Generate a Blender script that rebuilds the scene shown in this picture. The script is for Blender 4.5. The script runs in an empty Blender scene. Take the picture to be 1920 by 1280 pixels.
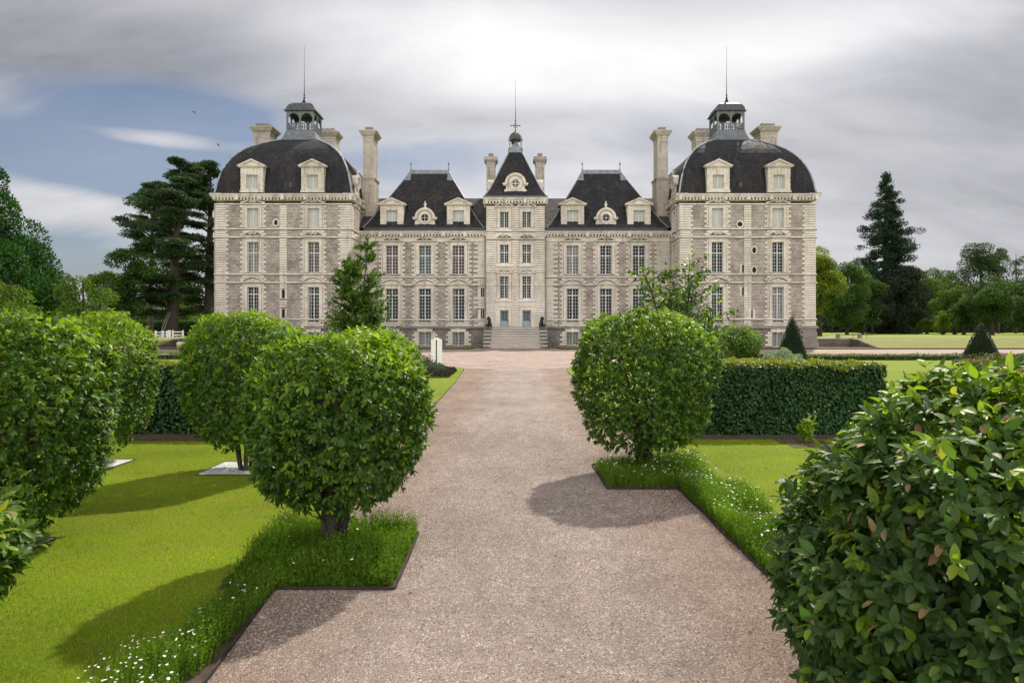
import bpy, math, random
import numpy as np
R = math.radians
PI = math.pi
scene = bpy.context.scene
COL = scene.collection
random.seed(7)
NP = np.random.RandomState(11)

# ------------------------------------------------------------------ camera
cam_d = bpy.data.cameras.new("camera")
cam = bpy.data.objects.new("camera", cam_d)
COL.objects.link(cam)
cam_d.lens = 24.0
cam_d.sensor_width = 36.0
cam_d.shift_x = -6.5 / 1920.0
cam_d.shift_y = -21.0 / 1920.0
cam_d.clip_end = 4000
cam.location = (0, 0, 2.0)
cam.rotation_euler = (R(90), 0, 0)
scene.camera = cam

# ------------------------------------------------------------------ light
SUN_EL = R(47)
SUN_AZ = R(25)          # clockwise from +Y (the view direction)
SUN_DIR = (math.sin(SUN_AZ) * math.cos(SUN_EL), math.cos(SUN_AZ) * math.cos(SUN_EL), math.sin(SUN_EL))
sun_d = bpy.data.lights.new("sun", 'SUN')
sun_d.energy = 4.0
sun_d.angle = R(1.2)
sun_d.color = (1.0, 0.93, 0.82)
sun = bpy.data.objects.new("sun", sun_d)
COL.objects.link(sun)
sun.location = (30, 60, 80)
from mathutils import Vector, Matrix
sun.rotation_euler = Vector(SUN_DIR).to_track_quat('Z', 'Y').to_euler()

vs = scene.view_settings
vs.view_transform = 'Standard'
vs.look = 'None'
vs.gamma = 1.0
vs.exposure = 0.38
vs.use_curve_mapping = False
scene.cycles.max_bounces = 6
scene.cycles.diffuse_bounces = 3
scene.cycles.glossy_bounces = 2
scene.cycles.transmission_bounces = 4
scene.cycles.transparent_max_bounces = 4
scene.cycles.caustics_reflective = False
scene.cycles.caustics_refractive = False

# ------------------------------------------------------------------ node helper
class NT:
    def __init__(s, tree):
        s.t = tree
        s.n = tree.nodes
        s.n.clear()
    def new(s, kind, **kw):
        nd = s.n.new(kind)
        for k, v in kw.items():
            if k == 'inp':
                for a, b in v.items():
                    if isinstance(b, bpy.types.NodeSocket):
                        s.t.links.new(b, nd.inputs[a])
                    else:
                        nd.inputs[a].default_value = b
            else:
                setattr(nd, k, v)
        return nd
    def link(s, a, b):
        s.t.links.new(a, b)
    def math(s, op, a, b=None, c=None, clamp=False):
        nd = s.n.new('ShaderNodeMath'); nd.operation = op; nd.use_clamp = clamp
        for i, v in enumerate((a, b, c)):
            if v is None: continue
            if isinstance(v, bpy.types.NodeSocket): s.t.links.new(v, nd.inputs[i])
            else: nd.inputs[i].default_value = v
        return nd.outputs[0]
    def vmath(s, op, a, b=None):
        nd = s.n.new('ShaderNodeVectorMath'); nd.operation = op
        for i, v in enumerate((a, b)):
            if v is None: continue
            if isinstance(v, bpy.types.NodeSocket): s.t.links.new(v, nd.inputs[i])
            else: nd.inputs[i].default_value = v
        return nd.outputs[1] if op in ('DOT_PRODUCT', 'LENGTH', 'DISTANCE') else nd.outputs[0]
    def noise(s, vec, scale, detail=4, rough=0.55, dist=0.0):
        nd = s.n.new('ShaderNodeTexNoise')
        nd.inputs['Scale'].default_value = scale
        nd.inputs['Detail'].default_value = detail
        nd.inputs['Roughness'].default_value = rough
        nd.inputs['Distortion'].default_value = dist
        s.t.links.new(vec, nd.inputs['Vector'])
        return nd.outputs['Fac']
    def ramp(s, fac, stops, interp='LINEAR'):
        nd = s.n.new('ShaderNodeValToRGB')
        cr = nd.color_ramp; cr.interpolation = interp
        while len(cr.elements) < len(stops): cr.elements.new(0.5)
        for e, (p, c) in zip(cr.elements, stops):
            e.position = p
            e.color = (c[0], c[1], c[2], 1) if hasattr(c, '__len__') else (c, c, c, 1)
        if isinstance(fac, bpy.types.NodeSocket): s.t.links.new(fac, nd.inputs[0])
        return nd.outputs[0]
    def mix(s, fac, a, b, mode='MIX'):
        nd = s.n.new('ShaderNodeMix'); nd.data_type = 'RGBA'; nd.blend_type = mode
        for i, v in ((0, fac), (6, a), (7, b)):
            if isinstance(v, bpy.types.NodeSocket): s.t.links.new(v, nd.inputs[i])
            elif i == 0: nd.inputs[0].default_value = v
            else: nd.inputs[i].default_value = (v[0], v[1], v[2], 1)
        return nd.outputs[2]
    def mapr(s, v, a, b, c=0.0, d=1.0, kind='SMOOTHSTEP'):
        nd = s.n.new('ShaderNodeMapRange'); nd.interpolation_type = kind
        s.t.links.new(v, nd.inputs[0])
        for i, x in zip((1, 2, 3, 4), (a, b, c, d)): nd.inputs[i].default_value = x
        return nd.outputs[0]

# ------------------------------------------------------------------ world: sky with a streaky cloud deck
world = bpy.data.worlds.new("World")
scene.world = world
world.use_nodes = True
w = NT(world.node_tree)
w_out = w.new('ShaderNodeOutputWorld')
w_bg = w.new('ShaderNodeBackground', inp={'Strength': 0.1})
sky = w.new('ShaderNodeTexSky', sky_type='NISHITA', sun_disc=False, sun_elevation=SUN_EL, sun_rotation=SUN_AZ,
            air_density=1.0, dust_density=1.6, ozone_density=1.5)
tc = w.new('ShaderNodeTexCoord')
D = w.vmath('NORMALIZE', tc.outputs['Generated'])
sep = w.new('ShaderNodeSeparateXYZ', inp={0: D})
dx, dy, dz = sep.outputs
def blob(x, y, rx, ry):
    """smooth 0..1 patch of sky round the direction that the photo shows at pixel (x, y)"""
    az = math.atan2((x - 966.5), 1280.0)
    el = math.atan2((619 - y), math.hypot(1280.0, x - 966.5))
    A = w.math('ARCTAN2', dx, dy)
    E = w.math('ARCSINE', dz)
    a = w.math('DIVIDE', w.math('SUBTRACT', A, az), rx / 1280.0)
    e = w.math('DIVIDE', w.math('SUBTRACT', E, el), ry / 1280.0)
    rr = w.math('ADD', w.math('MULTIPLY', a, a), w.math('MULTIPLY', e, e))
    return w.math('POWER', 2.718, w.math('MULTIPLY', rr, -1.0))
zc = w.math('MAXIMUM', w.math('ADD', dz, 0.46), 0.05)
px = w.math('DIVIDE', dx, zc)
py = w.math('DIVIDE', dy, zc)
P = w.new('ShaderNodeCombineXYZ', inp={0: px, 1: py, 2: 0.0}).outputs[0]
rot = w.new('ShaderNodeMapping', inp={'Vector': P, 'Rotation': (0, 0, R(28)), 'Scale': (0.55, 1.0, 1)}).outputs[0]
n1 = w.noise(rot, 1.25, 8, 0.48, 0.25)
n2 = w.noise(P, 1.6, 8, 0.5, 0.3)
n3 = w.noise(rot, 3.2, 8, 0.5, 0.2)
n4 = w.noise(w.new('ShaderNodeMapping', inp={'Vector': P, 'Rotation': (0, 0, R(-22)), 'Scale': (0.5, 1.3, 1)}).outputs[0], 5.6, 8, 0.55, 0.4)
cov = w.math('ADD', w.math('ADD', w.math('MULTIPLY', w.math('SUBTRACT', n1, 0.5), 0.9), w.math('MULTIPLY', w.math('SUBTRACT', n2, 0.5), 0.7)), w.math('MULTIPLY', w.math('SUBTRACT', n4, 0.5), 0.45))
blue = w.math('MULTIPLY', blob(300, 205, 190, 42), 1.0)
blue = w.math('ADD', blue, w.math('MULTIPLY', blob(110, 285, 240, 60), 1.1))
blue = w.math('ADD', blue, w.math('MULTIPLY', blob(330, 330, 150, 50), 0.8))
blue = w.math('ADD', blue, w.math('MULTIPLY', blob(130, 490, 260, 60), 0.85))
blue = w.math('ADD', blue, w.math('MULTIPLY', blob(790, 290, 170, 40), 0.45))
blue = w.math('ADD', blue, w.math('MULTIPLY', blob(440, 225, 70, 35), 0.3))
blue = w.math('SUBTRACT', blue, w.math('MULTIPLY', blob(290, 262, 110, 18), 0.8))
blue = w.math('SUBTRACT', blue, w.math('MULTIPLY', blob(170, 385, 120, 28), 0.45))
cover = w.mapr(w.math('SUBTRACT', w.math('ADD', cov, 0.66), w.math('MULTIPLY', blue, 0.66)), -0.02, 0.62)
cover = w.math('MAXIMUM', cover, 0.20)
# brightness of the deck
bright = w.math('MULTIPLY', blob(1130, 120, 560, 130), 0.27)
bright = w.math('ADD', bright, w.math('MULTIPLY', blob(760, 50, 380, 70), 0.16))
bright = w.math('ADD', bright, w.math('MULTIPLY', blob(1650, 50, 260, 60), 0.20))
bright = w.math('ADD', bright, w.math('MULTIPLY', blob(240, 300, 200, 110), 0.10))
bright = w.math('ADD', bright, w.math('MULTIPLY', blob(900, 420, 900, 150), 0.22))
dark = w.math('MULTIPLY', blob(1980, 200, 250, 260), 0.13)
dark = w.math('ADD', dark, w.math('MULTIPLY', blob(-60, 40, 420, 120), 0.20))
dark = w.math('ADD', dark, w.math('MULTIPLY', blob(1280, 262, 260, 34), 0.07))
dark = w.math('ADD', dark, w.math('MULTIPLY', blob(1000, 215, 190, 26), 0.10))
bt = w.math('ADD', w.math('MULTIPLY', w.math('SUBTRACT', n3, 0.5), 0.34), w.math('MULTIPLY', w.math('SUBTRACT', n1, 0.5), 0.30))
bt = w.math('ADD', bt, w.math('MULTIPLY', w.math('SUBTRACT', n4, 0.5), 0.34))
val = w.math('ADD', w.math('SUBTRACT', w.math('ADD', bright, bt), dark), 0.40)
val = w.math('MAXIMUM', val, 0.14)
# added: unseen sky behind the camera brightened to fill the shaded facade
back = w.mapr(dy, 0.05, -0.75, 0.0, 1.0)
val = w.math('ADD', val, w.math('MULTIPLY', back, 1.0))
tint = w.ramp(w.math('MULTIPLY', val, 1.0), [(0.0, (0.84, 0.90, 1.08)), (0.35, (0.95, 0.965, 1.04)), (0.8, (1.02, 1.0, 1.0))])
cloud = w.mix(1.0, tint, w.new('ShaderNodeCombineXYZ', inp={0: val, 1: val, 2: val}).outputs[0], 'MULTIPLY')
cloud = w.vmath('MULTIPLY', cloud, (10.0, 10.0, 10.0))
skyc = w.vmath('MULTIPLY', sky.outputs[0], (0.48, 0.52, 0.58))
final = w.mix(cover, skyc, cloud)
w.link(final, w_bg.inputs['Color'])
w.link(w_bg.outputs[0], w_out.inputs[0])

# ------------------------------------------------------------------ mesh builder
class MB:
    def __init__(s, xf=None):
        s.v = []; s.f = []; s.m = []; s.xf = xf
    def vert(s, p):
        if s.xf: p = s.xf(*p)
        s.v.append(tuple(p)); return len(s.v) - 1
    def poly(s, pts, m=0):
        idx = [s.vert(p) for p in pts]
        s.f.append(idx); s.m.append(m)
    def box(s, x0, x1, y0, y1, z0, z1, m=0):
        i = [s.vert(p) for p in ((x0,y0,z0),(x1,y0,z0),(x1,y1,z0),(x0,y1,z0),(x0,y0,z1),(x1,y0,z1),(x1,y1,z1),(x0,y1,z1))]
        for q in ((0,3,2,1),(4,5,6,7),(0,1,5,4),(1,2,6,5),(2,3,7,6),(3,0,4,7)):
            s.f.append([i[k] for k in q]); s.m.append(m)
    def prism(s, pts, y0, y1, m=0):
        """polygon in (x, z) extruded along y"""
        a = [s.vert((p[0], y0, p[1])) for p in pts]
        b = [s.vert((p[0], y1, p[1])) for p in pts]
        n = len(pts)
        s.f.append(a); s.m.append(m)
        s.f.append(b[::-1]); s.m.append(m)
        for k in range(n):
            s.f.append([a[k], b[k], b[(k+1) % n], a[(k+1) % n]]); s.m.append(m)
    def tube(s, pts, rad, n=6, m=0, cap=True):
        pts = [Vector(p) for p in pts]
        if not hasattr(rad, '__len__'): rad = [rad] * len(pts)
        rings = []
        for k, p in enumerate(pts):
            t = (pts[min(k+1, len(pts)-1)] - pts[max(k-1, 0)])
            if t.length < 1e-9: t = Vector((0,0,1))
            t.normalize()
            up = Vector((0,0,1)) if abs(t.z) < 0.9 else Vector((1,0,0))
            a = t.cross(up).normalized(); b = t.cross(a)
            rings.append([s.vert(p + a * (rad[k]*math.cos(2*PI*j/n)) + b * (rad[k]*math.sin(2*PI*j/n))) for j in range(n)])
        for k in range(len(rings)-1):
            for j in range(n):
                s.f.append([rings[k][j], rings[k][(j+1)%n], rings[k+1][(j+1)%n], rings[k+1][j]]); s.m.append(m)
        if cap:
            s.f.append(rings[0][::-1]); s.m.append(m)
            s.f.append(rings[-1]); s.m.append(m)
    def lathe(s, prof, cx, cy, n=12, m=0):
        rings = [[s.vert((cx + r*math.cos(2*PI*j/n), cy + r*math.sin(2*PI*j/n), z)) for j in range(n)] for r, z in prof]
        for k in range(len(rings)-1):
            for j in range(n):
                s.f.append([rings[k][j], rings[k][(j+1)%n], rings[k+1][(j+1)%n], rings[k+1][j]]); s.m.append(m)
        s.f.append(rings[0][::-1]); s.m.append(m)
        s.f.append(rings[-1]); s.m.append(m)
    def sqlathe(s, prof, cx, cy, m=0, k=1.0):
        """square plan rings: prof = (half side, z)"""
        rings = [[s.vert((cx+a*r, cy+b*r*k, z)) for a, b in ((-1,-1),(1,-1),(1,1),(-1,1))] for r, z in prof]
        for q in range(len(rings)-1):
            for j in range(4):
                s.f.append([rings[q][j], rings[q][(j+1)%4], rings[q+1][(j+1)%4], rings[q+1][j]]); s.m.append(m)
        s.f.append(rings[0][::-1]); s.m.append(m)
        s.f.append(rings[-1]); s.m.append(m)

def wloc(o):
    l = Vector((0,0,0))
    while o is not None:
        l += o.location; o = o.parent
    return l
def finish(o, parent=None, world=True):
    COL.objects.link(o)
    if parent is not None:
        o.parent = parent
        if world: o.location = -wloc(parent)
    return o
def ob(name, mb, mats, parent=None, world=True, smooth=False, recalc=True):
    me = bpy.data.meshes.new(name)
    me.from_pydata(mb.v, [], mb.f)
    if not hasattr(mats, '__len__'): mats = [mats]
    for m in mats: me.materials.append(m)
    if any(mb.m): me.polygons.foreach_set('material_index', mb.m)
    if recalc:
        import bmesh
        bm = bmesh.new(); bm.from_mesh(me); bmesh.ops.recalc_face_normals(bm, faces=bm.faces); bm.to_mesh(me); bm.free()
    if smooth: me.polygons.foreach_set('use_smooth', [True]*len(me.polygons))
    me.update()
    return finish(bpy.data.objects.new(name, me), parent, world)
def npob(name, V, F, mats, parent=None, world=True, smooth=False, midx=None):
    """fast mesh from numpy arrays; F is (n,3) or (n,4)"""
    me = bpy.data.meshes.new(name)
    V = np.ascontiguousarray(V, dtype=np.float32); F = np.ascontiguousarray(F, dtype=np.int32)
    n, k = F.shape
    me.vertices.add(len(V)); me.vertices.foreach_set('co', V.ravel())
    me.loops.add(n*k); me.loops.foreach_set('vertex_index', F.ravel())
    me.polygons.add(n)
    me.polygons.foreach_set('loop_start', np.arange(0, n*k, k, dtype=np.int32))
    try: me.polygons.foreach_set('loop_total', np.full(n, k, dtype=np.int32))
    except Exception: pass
    if not hasattr(mats, '__len__'): mats = [mats]
    for m in mats: me.materials.append(m)
    if midx is not None: me.polygons.foreach_set('material_index', np.ascontiguousarray(midx, dtype=np.int32))
    me.polygons.foreach_set('use_smooth', np.full(n, smooth))
    me.update(calc_edges=True)
    return finish(bpy.data.objects.new(name, me), parent, world)
def smoothed(o):
    o.data.polygons.foreach_set('use_smooth', [True]*len(o.data.polygons)); return o
def tag(o, label=None, cat=None, group=None, kind=None):
    if label: o['label'] = label
    if cat: o['category'] = cat
    if group: o['group'] = group
    if kind: o['kind'] = kind
    return o
def thing(name, label, cat, loc=(0,0,0), group=None):
    o = bpy.data.objects.new(name, None); COL.objects.link(o)
    o.location = loc; o.empty_display_size = 0.3
    return tag(o, label, cat, group)

# ------------------------------------------------------------------ materials
def mat(name):
    m = bpy.data.materials.new(name); m.use_nodes = True
    t = NT(m.node_tree)
    out = t.new('ShaderNodeOutputMaterial')
    b = t.new('ShaderNodeBsdfPrincipled')
    t.link(b.outputs[0], out.inputs[0])
    b.inputs['Specular IOR Level'].default_value = 0.3
    return m, t, b, out
def objc(t): return t.new('ShaderNodeTexCoord').outputs['Object']
def bump(t, b, h, strength=0.5, dist=0.02):
    nd = t.new('ShaderNodeBump', inp={'Strength': strength, 'Distance': dist, 'Height': h})
    t.link(nd.outputs[0], b.inputs['Normal'])
def wallvec(t):
    """(x+y, z) plane coordinates so a pattern runs round the corners of a wall"""
    s = t.new('ShaderNodeSeparateXYZ', inp={0: objc(t)}).outputs
    return t.new('ShaderNodeCombineXYZ', inp={0: t.math('ADD', s[0], s[1]), 1: s[2], 2: 0.0}).outputs[0], s

def stone_mat(name, c1, c2, stain, amount=0.5):
    m, t, b, out = mat(name)
    v, s = wallvec(t)
    o = objc(t)
    n = t.noise(o, 1.3, 5, 0.6)
    col = t.mix(t.mapr(n, 0.3, 0.7), c1, c2)
    blk = t.new('ShaderNodeTexBrick', inp={'Vector': v, 'Color1': (1.06,1.05,1.03,1), 'Color2': (0.86,0.85,0.84,1), 'Mortar': (0.9,0.9,0.9,1),
              'Scale': 1.0, 'Mortar Size': 0.0, 'Brick Width': 0.62, 'Row Height': 0.26, 'Bias': 0.0})
    col = t.mix(0.75, col, t.mix(1.0, col, blk.outputs[0], 'MULTIPLY'))
    st = t.new('ShaderNodeMapping', inp={'Vector': v, 'Scale': (1.6, 0.22, 1)}).outputs[0]
    sn = t.mapr(t.noise(st, 1.0, 6, 0.65), 0.50, 0.74)
    col = t.mix(t.math('MULTIPLY', sn, amount), col, stain)
    fine = t.mapr(t.noise(o, 9.0, 4, 0.7), 0.52, 0.75)
    col = t.mix(t.math('MULTIPLY', fine, amount*0.7), col, stain)
    wp = t.mapr(t.noise(o, 0.16, 5, 0.6), 0.47, 0.66)      # whole bays weathered differently
    col = t.mix(t.math('MULTIPLY', wp, 0.30), col, stain)
    t.link(col, b.inputs['Base Color']); b.inputs['Roughness'].default_value = 0.85
    bump(t, b, t.noise(o, 14, 4, 0.7), 0.35, 0.02)
    return m
M = {}
M['stone'] = stone_mat('tuffeau stone', (0.75,0.70,0.625), (0.65,0.59,0.51), (0.27,0.24,0.215), 0.62)
M['stone_plain'] = stone_mat('carved stone', (0.73,0.675,0.595), (0.63,0.565,0.485), (0.24,0.21,0.19), 0.8)
M['grey_stone'] = stone_mat('weathered stone', (0.30,0.27,0.24), (0.22,0.195,0.18), (0.08,0.072,0.068), 0.7)
M['step_stone'] = stone_mat('step stone', (0.80,0.74,0.67), (0.70,0.64,0.57), (0.35,0.31,0.28), 0.4)
M['riser'] = stone_mat('dark riser stone', (0.13,0.11,0.098), (0.20,0.17,0.145), (0.05,0.045,0.042), 0.7)  # much darker than the step nosings
M['chimney_stone'] = stone_mat('chimney stone', (0.55,0.49,0.42), (0.45,0.39,0.33), (0.17,0.145,0.125), 0.85)
M['black_stone'] = stone_mat('blackened stone', (0.035,0.032,0.03), (0.06,0.055,0.05), (0.015,0.015,0.014), 0.7)

def rubble(name, light, darkc, mortar, bw, rh):
    m, t, b, out = mat(name)
    v, s = wallvec(t)
    o = objc(t)
    wob = t.new('ShaderNodeMapping', inp={'Vector': t.vmath('ADD', v, t.vmath('MULTIPLY', t.new('ShaderNodeTexNoise', inp={'Vector': v, 'Scale': 3.0}).outputs['Color'], (0.28,0.11,0)))}).outputs[0]
    br = t.new('ShaderNodeTexBrick', offset=0.5, inp={'Vector': wob, 'Color1': (*light,1), 'Color2': (*darkc,1), 'Mortar': (*mortar,1),
              'Scale': 1.0, 'Mortar Size': 0.028, 'Mortar Smooth': 0.3, 'Brick Width': bw, 'Row Height': rh, 'Bias': -0.1})
    n = t.noise(o, 0.9, 6, 0.65)
    c = t.mix(t.mapr(n, 0.40, 0.68), br.outputs[0], t.mix(1.0, br.outputs[0], (0.62,0.60,0.60), 'MULTIPLY'))
    n2 = t.mapr(t.noise(o, 4.5, 5, 0.7), 0.56, 0.72)
    c = t.mix(t.math('MULTIPLY', n2, 0.65), c, mortar)
    t.link(c, b.inputs['Base Color']); b.inputs['Roughness'].default_value = 0.95
    bump(t, b, t.math('ADD', br.outputs[1], t.noise(o, 12, 3)), -0.5, 0.02)
    return m
M['rubble'] = rubble('pavilion masonry', (0.345,0.298,0.26), (0.165,0.138,0.123), (0.50,0.445,0.39), 0.37, 0.16)
M['plinth'] = rubble('plinth masonry', (0.21,0.185,0.17), (0.12,0.105,0.10), (0.29,0.26,0.235), 0.55, 0.22)
M['wing_rubble'] = rubble('wing masonry', (0.33,0.282,0.248), (0.15,0.127,0.113), (0.49,0.435,0.38), 0.44, 0.20)

def slate(name, base=(0.017,0.017,0.020), warm=(0.034,0.028,0.027), pale=(0.11,0.105,0.105), amt=1.0):
    m, t, b, out = mat(name)
    o = objc(t)
    s = t.new('ShaderNodeSeparateXYZ', inp={0: o}).outputs
    v = t.new('ShaderNodeMapping', inp={'Vector': o, 'Scale': (0.9, 0.9, 0.11)}).outputs[0]
    n = t.noise(v, 1.0, 6, 0.65)
    c = t.mix(t.math('MULTIPLY', t.mapr(n, 0.42, 0.66), amt), base, warm)
    n2 = t.noise(t.new('ShaderNodeMapping', inp={'Vector': o, 'Scale': (3.2, 3.2, 0.25)}).outputs[0], 1.0, 6, 0.7)
    c = t.mix(t.math('MULTIPLY', t.mapr(n2, 0.52, 0.76), 0.60*amt), c, pale)
    row = t.new('ShaderNodeCombineXYZ', inp={0: t.math('ADD', s[0], s[1]), 1: s[2], 2: 0.0}).outputs[0]
    br = t.new('ShaderNodeTexBrick', offset=0.5, inp={'Vector': row, 'Color1': (1.25,1.25,1.25,1), 'Color2': (0.72,0.72,0.74,1), 'Mortar': (0.3,0.3,0.3,1),
              'Scale': 1.0, 'Mortar Size': 0.008, 'Brick Width': 0.22, 'Row Height': 0.13})
    c = t.mix(0.8, c, t.mix(1.0, c, br.outputs[0], 'MULTIPLY'))
    t.link(c, b.inputs['Base Color'])
    t.link(t.mapr(t.noise(o, 3.0, 3), 0.3, 0.7, 0.75, 0.95), b.inputs['Roughness'])
    b.inputs['Specular IOR Level'].default_value = 0.32
    bump(t, b, br.outputs[1], -0.4, 0.02)
    return m
M['slate'] = slate('slate')
M['slate_pale'] = slate('lichened slate', (0.05,0.048,0.045), (0.085,0.075,0.055), (0.14,0.13,0.11))

def simple(name, c, rough=0.6, metal=0.0, var=0.25, scale=3.0, spec=0.3, bmp=0.1):
    m, t, b, out = mat(name)
    o = objc(t)
    n = t.noise(o, scale, 5, 0.6)
    k = t.mapr(n, 0.3, 0.7, 1.0-var, 1.0+var, 'LINEAR')
    col = t.mix(1.0, c, t.new('ShaderNodeCombineXYZ', inp={0: k, 1: k, 2: k}).outputs[0], 'MULTIPLY')
    t.link(col, b.inputs['Base Color'])
    b.inputs['Roughness'].default_value = rough
    b.inputs['Metallic'].default_value = metal
    b.inputs['Specular IOR Level'].default_value = spec
    if bmp: bump(t, b, n, bmp, 0.02)
    return m
M['joint'] = simple('sooty mortar joint', (0.20,0.17,0.145), 0.95, 0, 0.3, 1.5)
M['dirt_shade'] = simple('dirty stone with painted shade', (0.19,0.165,0.14), 0.95, 0, 0.4, 1.2)  # grime tone that also paints in shade under ledges and in recesses
M['lead'] = simple('lead sheet', (0.20,0.215,0.235), 0.5, 0.0, 0.35, 2.0, 0.5)
M['lead_rib'] = simple('oxidised lead roll', (0.30,0.33,0.36), 0.6, 0.0, 0.5, 2.0, 0.3)
M['lead_dark'] = simple('dark lead', (0.035,0.038,0.045), 0.5, 0.0, 0.4, 2.0, 0.5)
M['lead_mid'] = simple('lantern lead', (0.115,0.125,0.14), 0.5, 0.0, 0.35, 2.5, 0.5)
M['cupola'] = simple('cupola lead shingles', (0.06,0.064,0.068), 0.6, 0.0, 0.45, 3.0, 0.4)
M['iron'] = simple('dark iron', (0.03,0.035,0.04), 0.5, 0.5, 0.2)
M['white_paint'] = simple('white window paint', (0.56,0.58,0.57), 0.5, 0, 0.08, 5)
M['door_paint'] = simple('grey blue door paint', (0.30,0.345,0.36), 0.5, 0, 0.08, 5)
M['pot'] = simple('clay pot', (0.20,0.12,0.09), 0.8, 0, 0.3)
M['pipe'] = simple('downpipe metal', (0.36,0.32,0.28), 0.6, 0, 0.2)
M['shutter'] = simple('pale interior shutter', (0.50,0.49,0.45), 0.7, 0, 0.12, 2)
def glass(name, c, rough=0.06, var=0.4):
    m, t, b, out = mat(name)
    o = objc(t)
    n = t.noise(t.new('ShaderNodeMapping', inp={'Vector': o, 'Scale': (2.5, 2.5, 0.7)}).outputs[0], 1.3, 4)
    k = t.mapr(n, 0.35, 0.65, 1-var, 1+var, 'LINEAR')
    col = t.mix(1.0, c, t.new('ShaderNodeCombineXYZ', inp={0: k, 1: k, 2: k}).outputs[0], 'MULTIPLY')
    t.link(col, b.inputs['Base Color']); b.inputs['Roughness'].default_value = rough
    b.inputs['Specular IOR Level'].default_value = 0.16
    bump(t, b, t.noise(o, 1.2, 2), 0.25, 0.05)
    return m
M['g_dark'] = glass('glass over a dark room', (0.006,0.007,0.009))
M['g_red'] = glass('glass over red curtains', (0.085,0.052,0.048))
M['g_green'] = glass('glass over green curtains', (0.055,0.085,0.085))
M['g_pale'] = glass('glass over white shutters', (0.50,0.485,0.45), 0.2, 0.10)
M['g_grey'] = glass('glass over grey curtains', (0.19,0.18,0.165), 0.1, 0.35)
# ================================================================== THE CHATEAU
YF, YW, YC = 75.0, 79.0, 78.2       # front planes: end pavilions, wings, centre
PCX = 25.5; PHW = 7.45              # end pavilion centre and half width
castle = thing('castle', 'long cream and grey stone castle with two domed end pavilions and dark slate roofs', 'castle', (0, YF, 0))

def wall_holes(mb, u0, u1, z0, z1, holes, depth, m=0, mr=0):
    """wall face at d=0 with rectangular holes and reveals going in by depth. xf(u, d, z)"""
    us = sorted(set([u0, u1] + [h[0] for h in holes] + [h[1] for h in holes]))
    zs = sorted(set([z0, z1] + [h[2] for h in holes] + [h[3] for h in holes]))
    for a, b in zip(us, us[1:]):
        run = None
        for c, d in zip(zs, zs[1:]):
            uc, zc_ = (a+b)/2, (c+d)/2
            inside = any(h[0] < uc < h[1] and h[2] < zc_ < h[3] for h in holes)
            if inside:
                if run: mb.poly([(a,0,run[0]),(b,0,run[0]),(b,0,run[1]),(a,0,run[1])], m); run = None
            else:
                run = (run[0], d) if run else (c, d)
        if run: mb.poly([(a,0,run[0]),(b,0,run[0]),(b,0,run[1]),(a,0,run[1])], m)
    for h in holes:
        a, b, c, d = h[:4]
        mb.poly([(a,0,c),(a,-depth,c),(a,-depth,d),(a,0,d)], mr)
        mb.poly([(b,0,c),(b,-depth,c),(b,-depth,d),(b,0,d)], mr)
        mb.poly([(a,0,c),(b,0,c),(b,-depth,c),(a,-depth,c)], mr)
        mb.poly([(a,0,d),(b,0,d),(b,-depth,d),(a,-depth,d)], mr)

BH = 0.262
def quoins(mb, u0, u1, z0, z1, tl=0.0, tr=0.0, bh=BH, proud=0.06, skip=(), m=0):
    """stack of blocks between u0..u1; every other course longer by tl / tr. skip: list of (z0,z1) bands left out"""
    n = max(1, int(round((z1-z0)/bh))); h = (z1-z0)/n
    g = 0.050
    zz_ = z0
    for s0, s1 in sorted(skip)+[(z1, z1)]:
        if s0 > zz_+0.01: mb.box(u0+0.01, u1-0.01, -0.02, 0.006, zz_, min(s0, z1), 1)
        zz_ = max(zz_, s1)
    for k in range(n):
        a, b = z0+k*h+g/2, z0+(k+1)*h-g/2
        if any(a < s1-0.02 and b > s0+0.02 for s0, s1 in skip): continue
        e = 1 if k % 2 == 0 else 0
        j = random.uniform(-0.03, 0.03) if (tl or tr) else 0
        mb.box(u0-(tl+j if e and tl else 0), u1+(tr+j if e and tr else 0), -0.02, proud, a, b, m)

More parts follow.
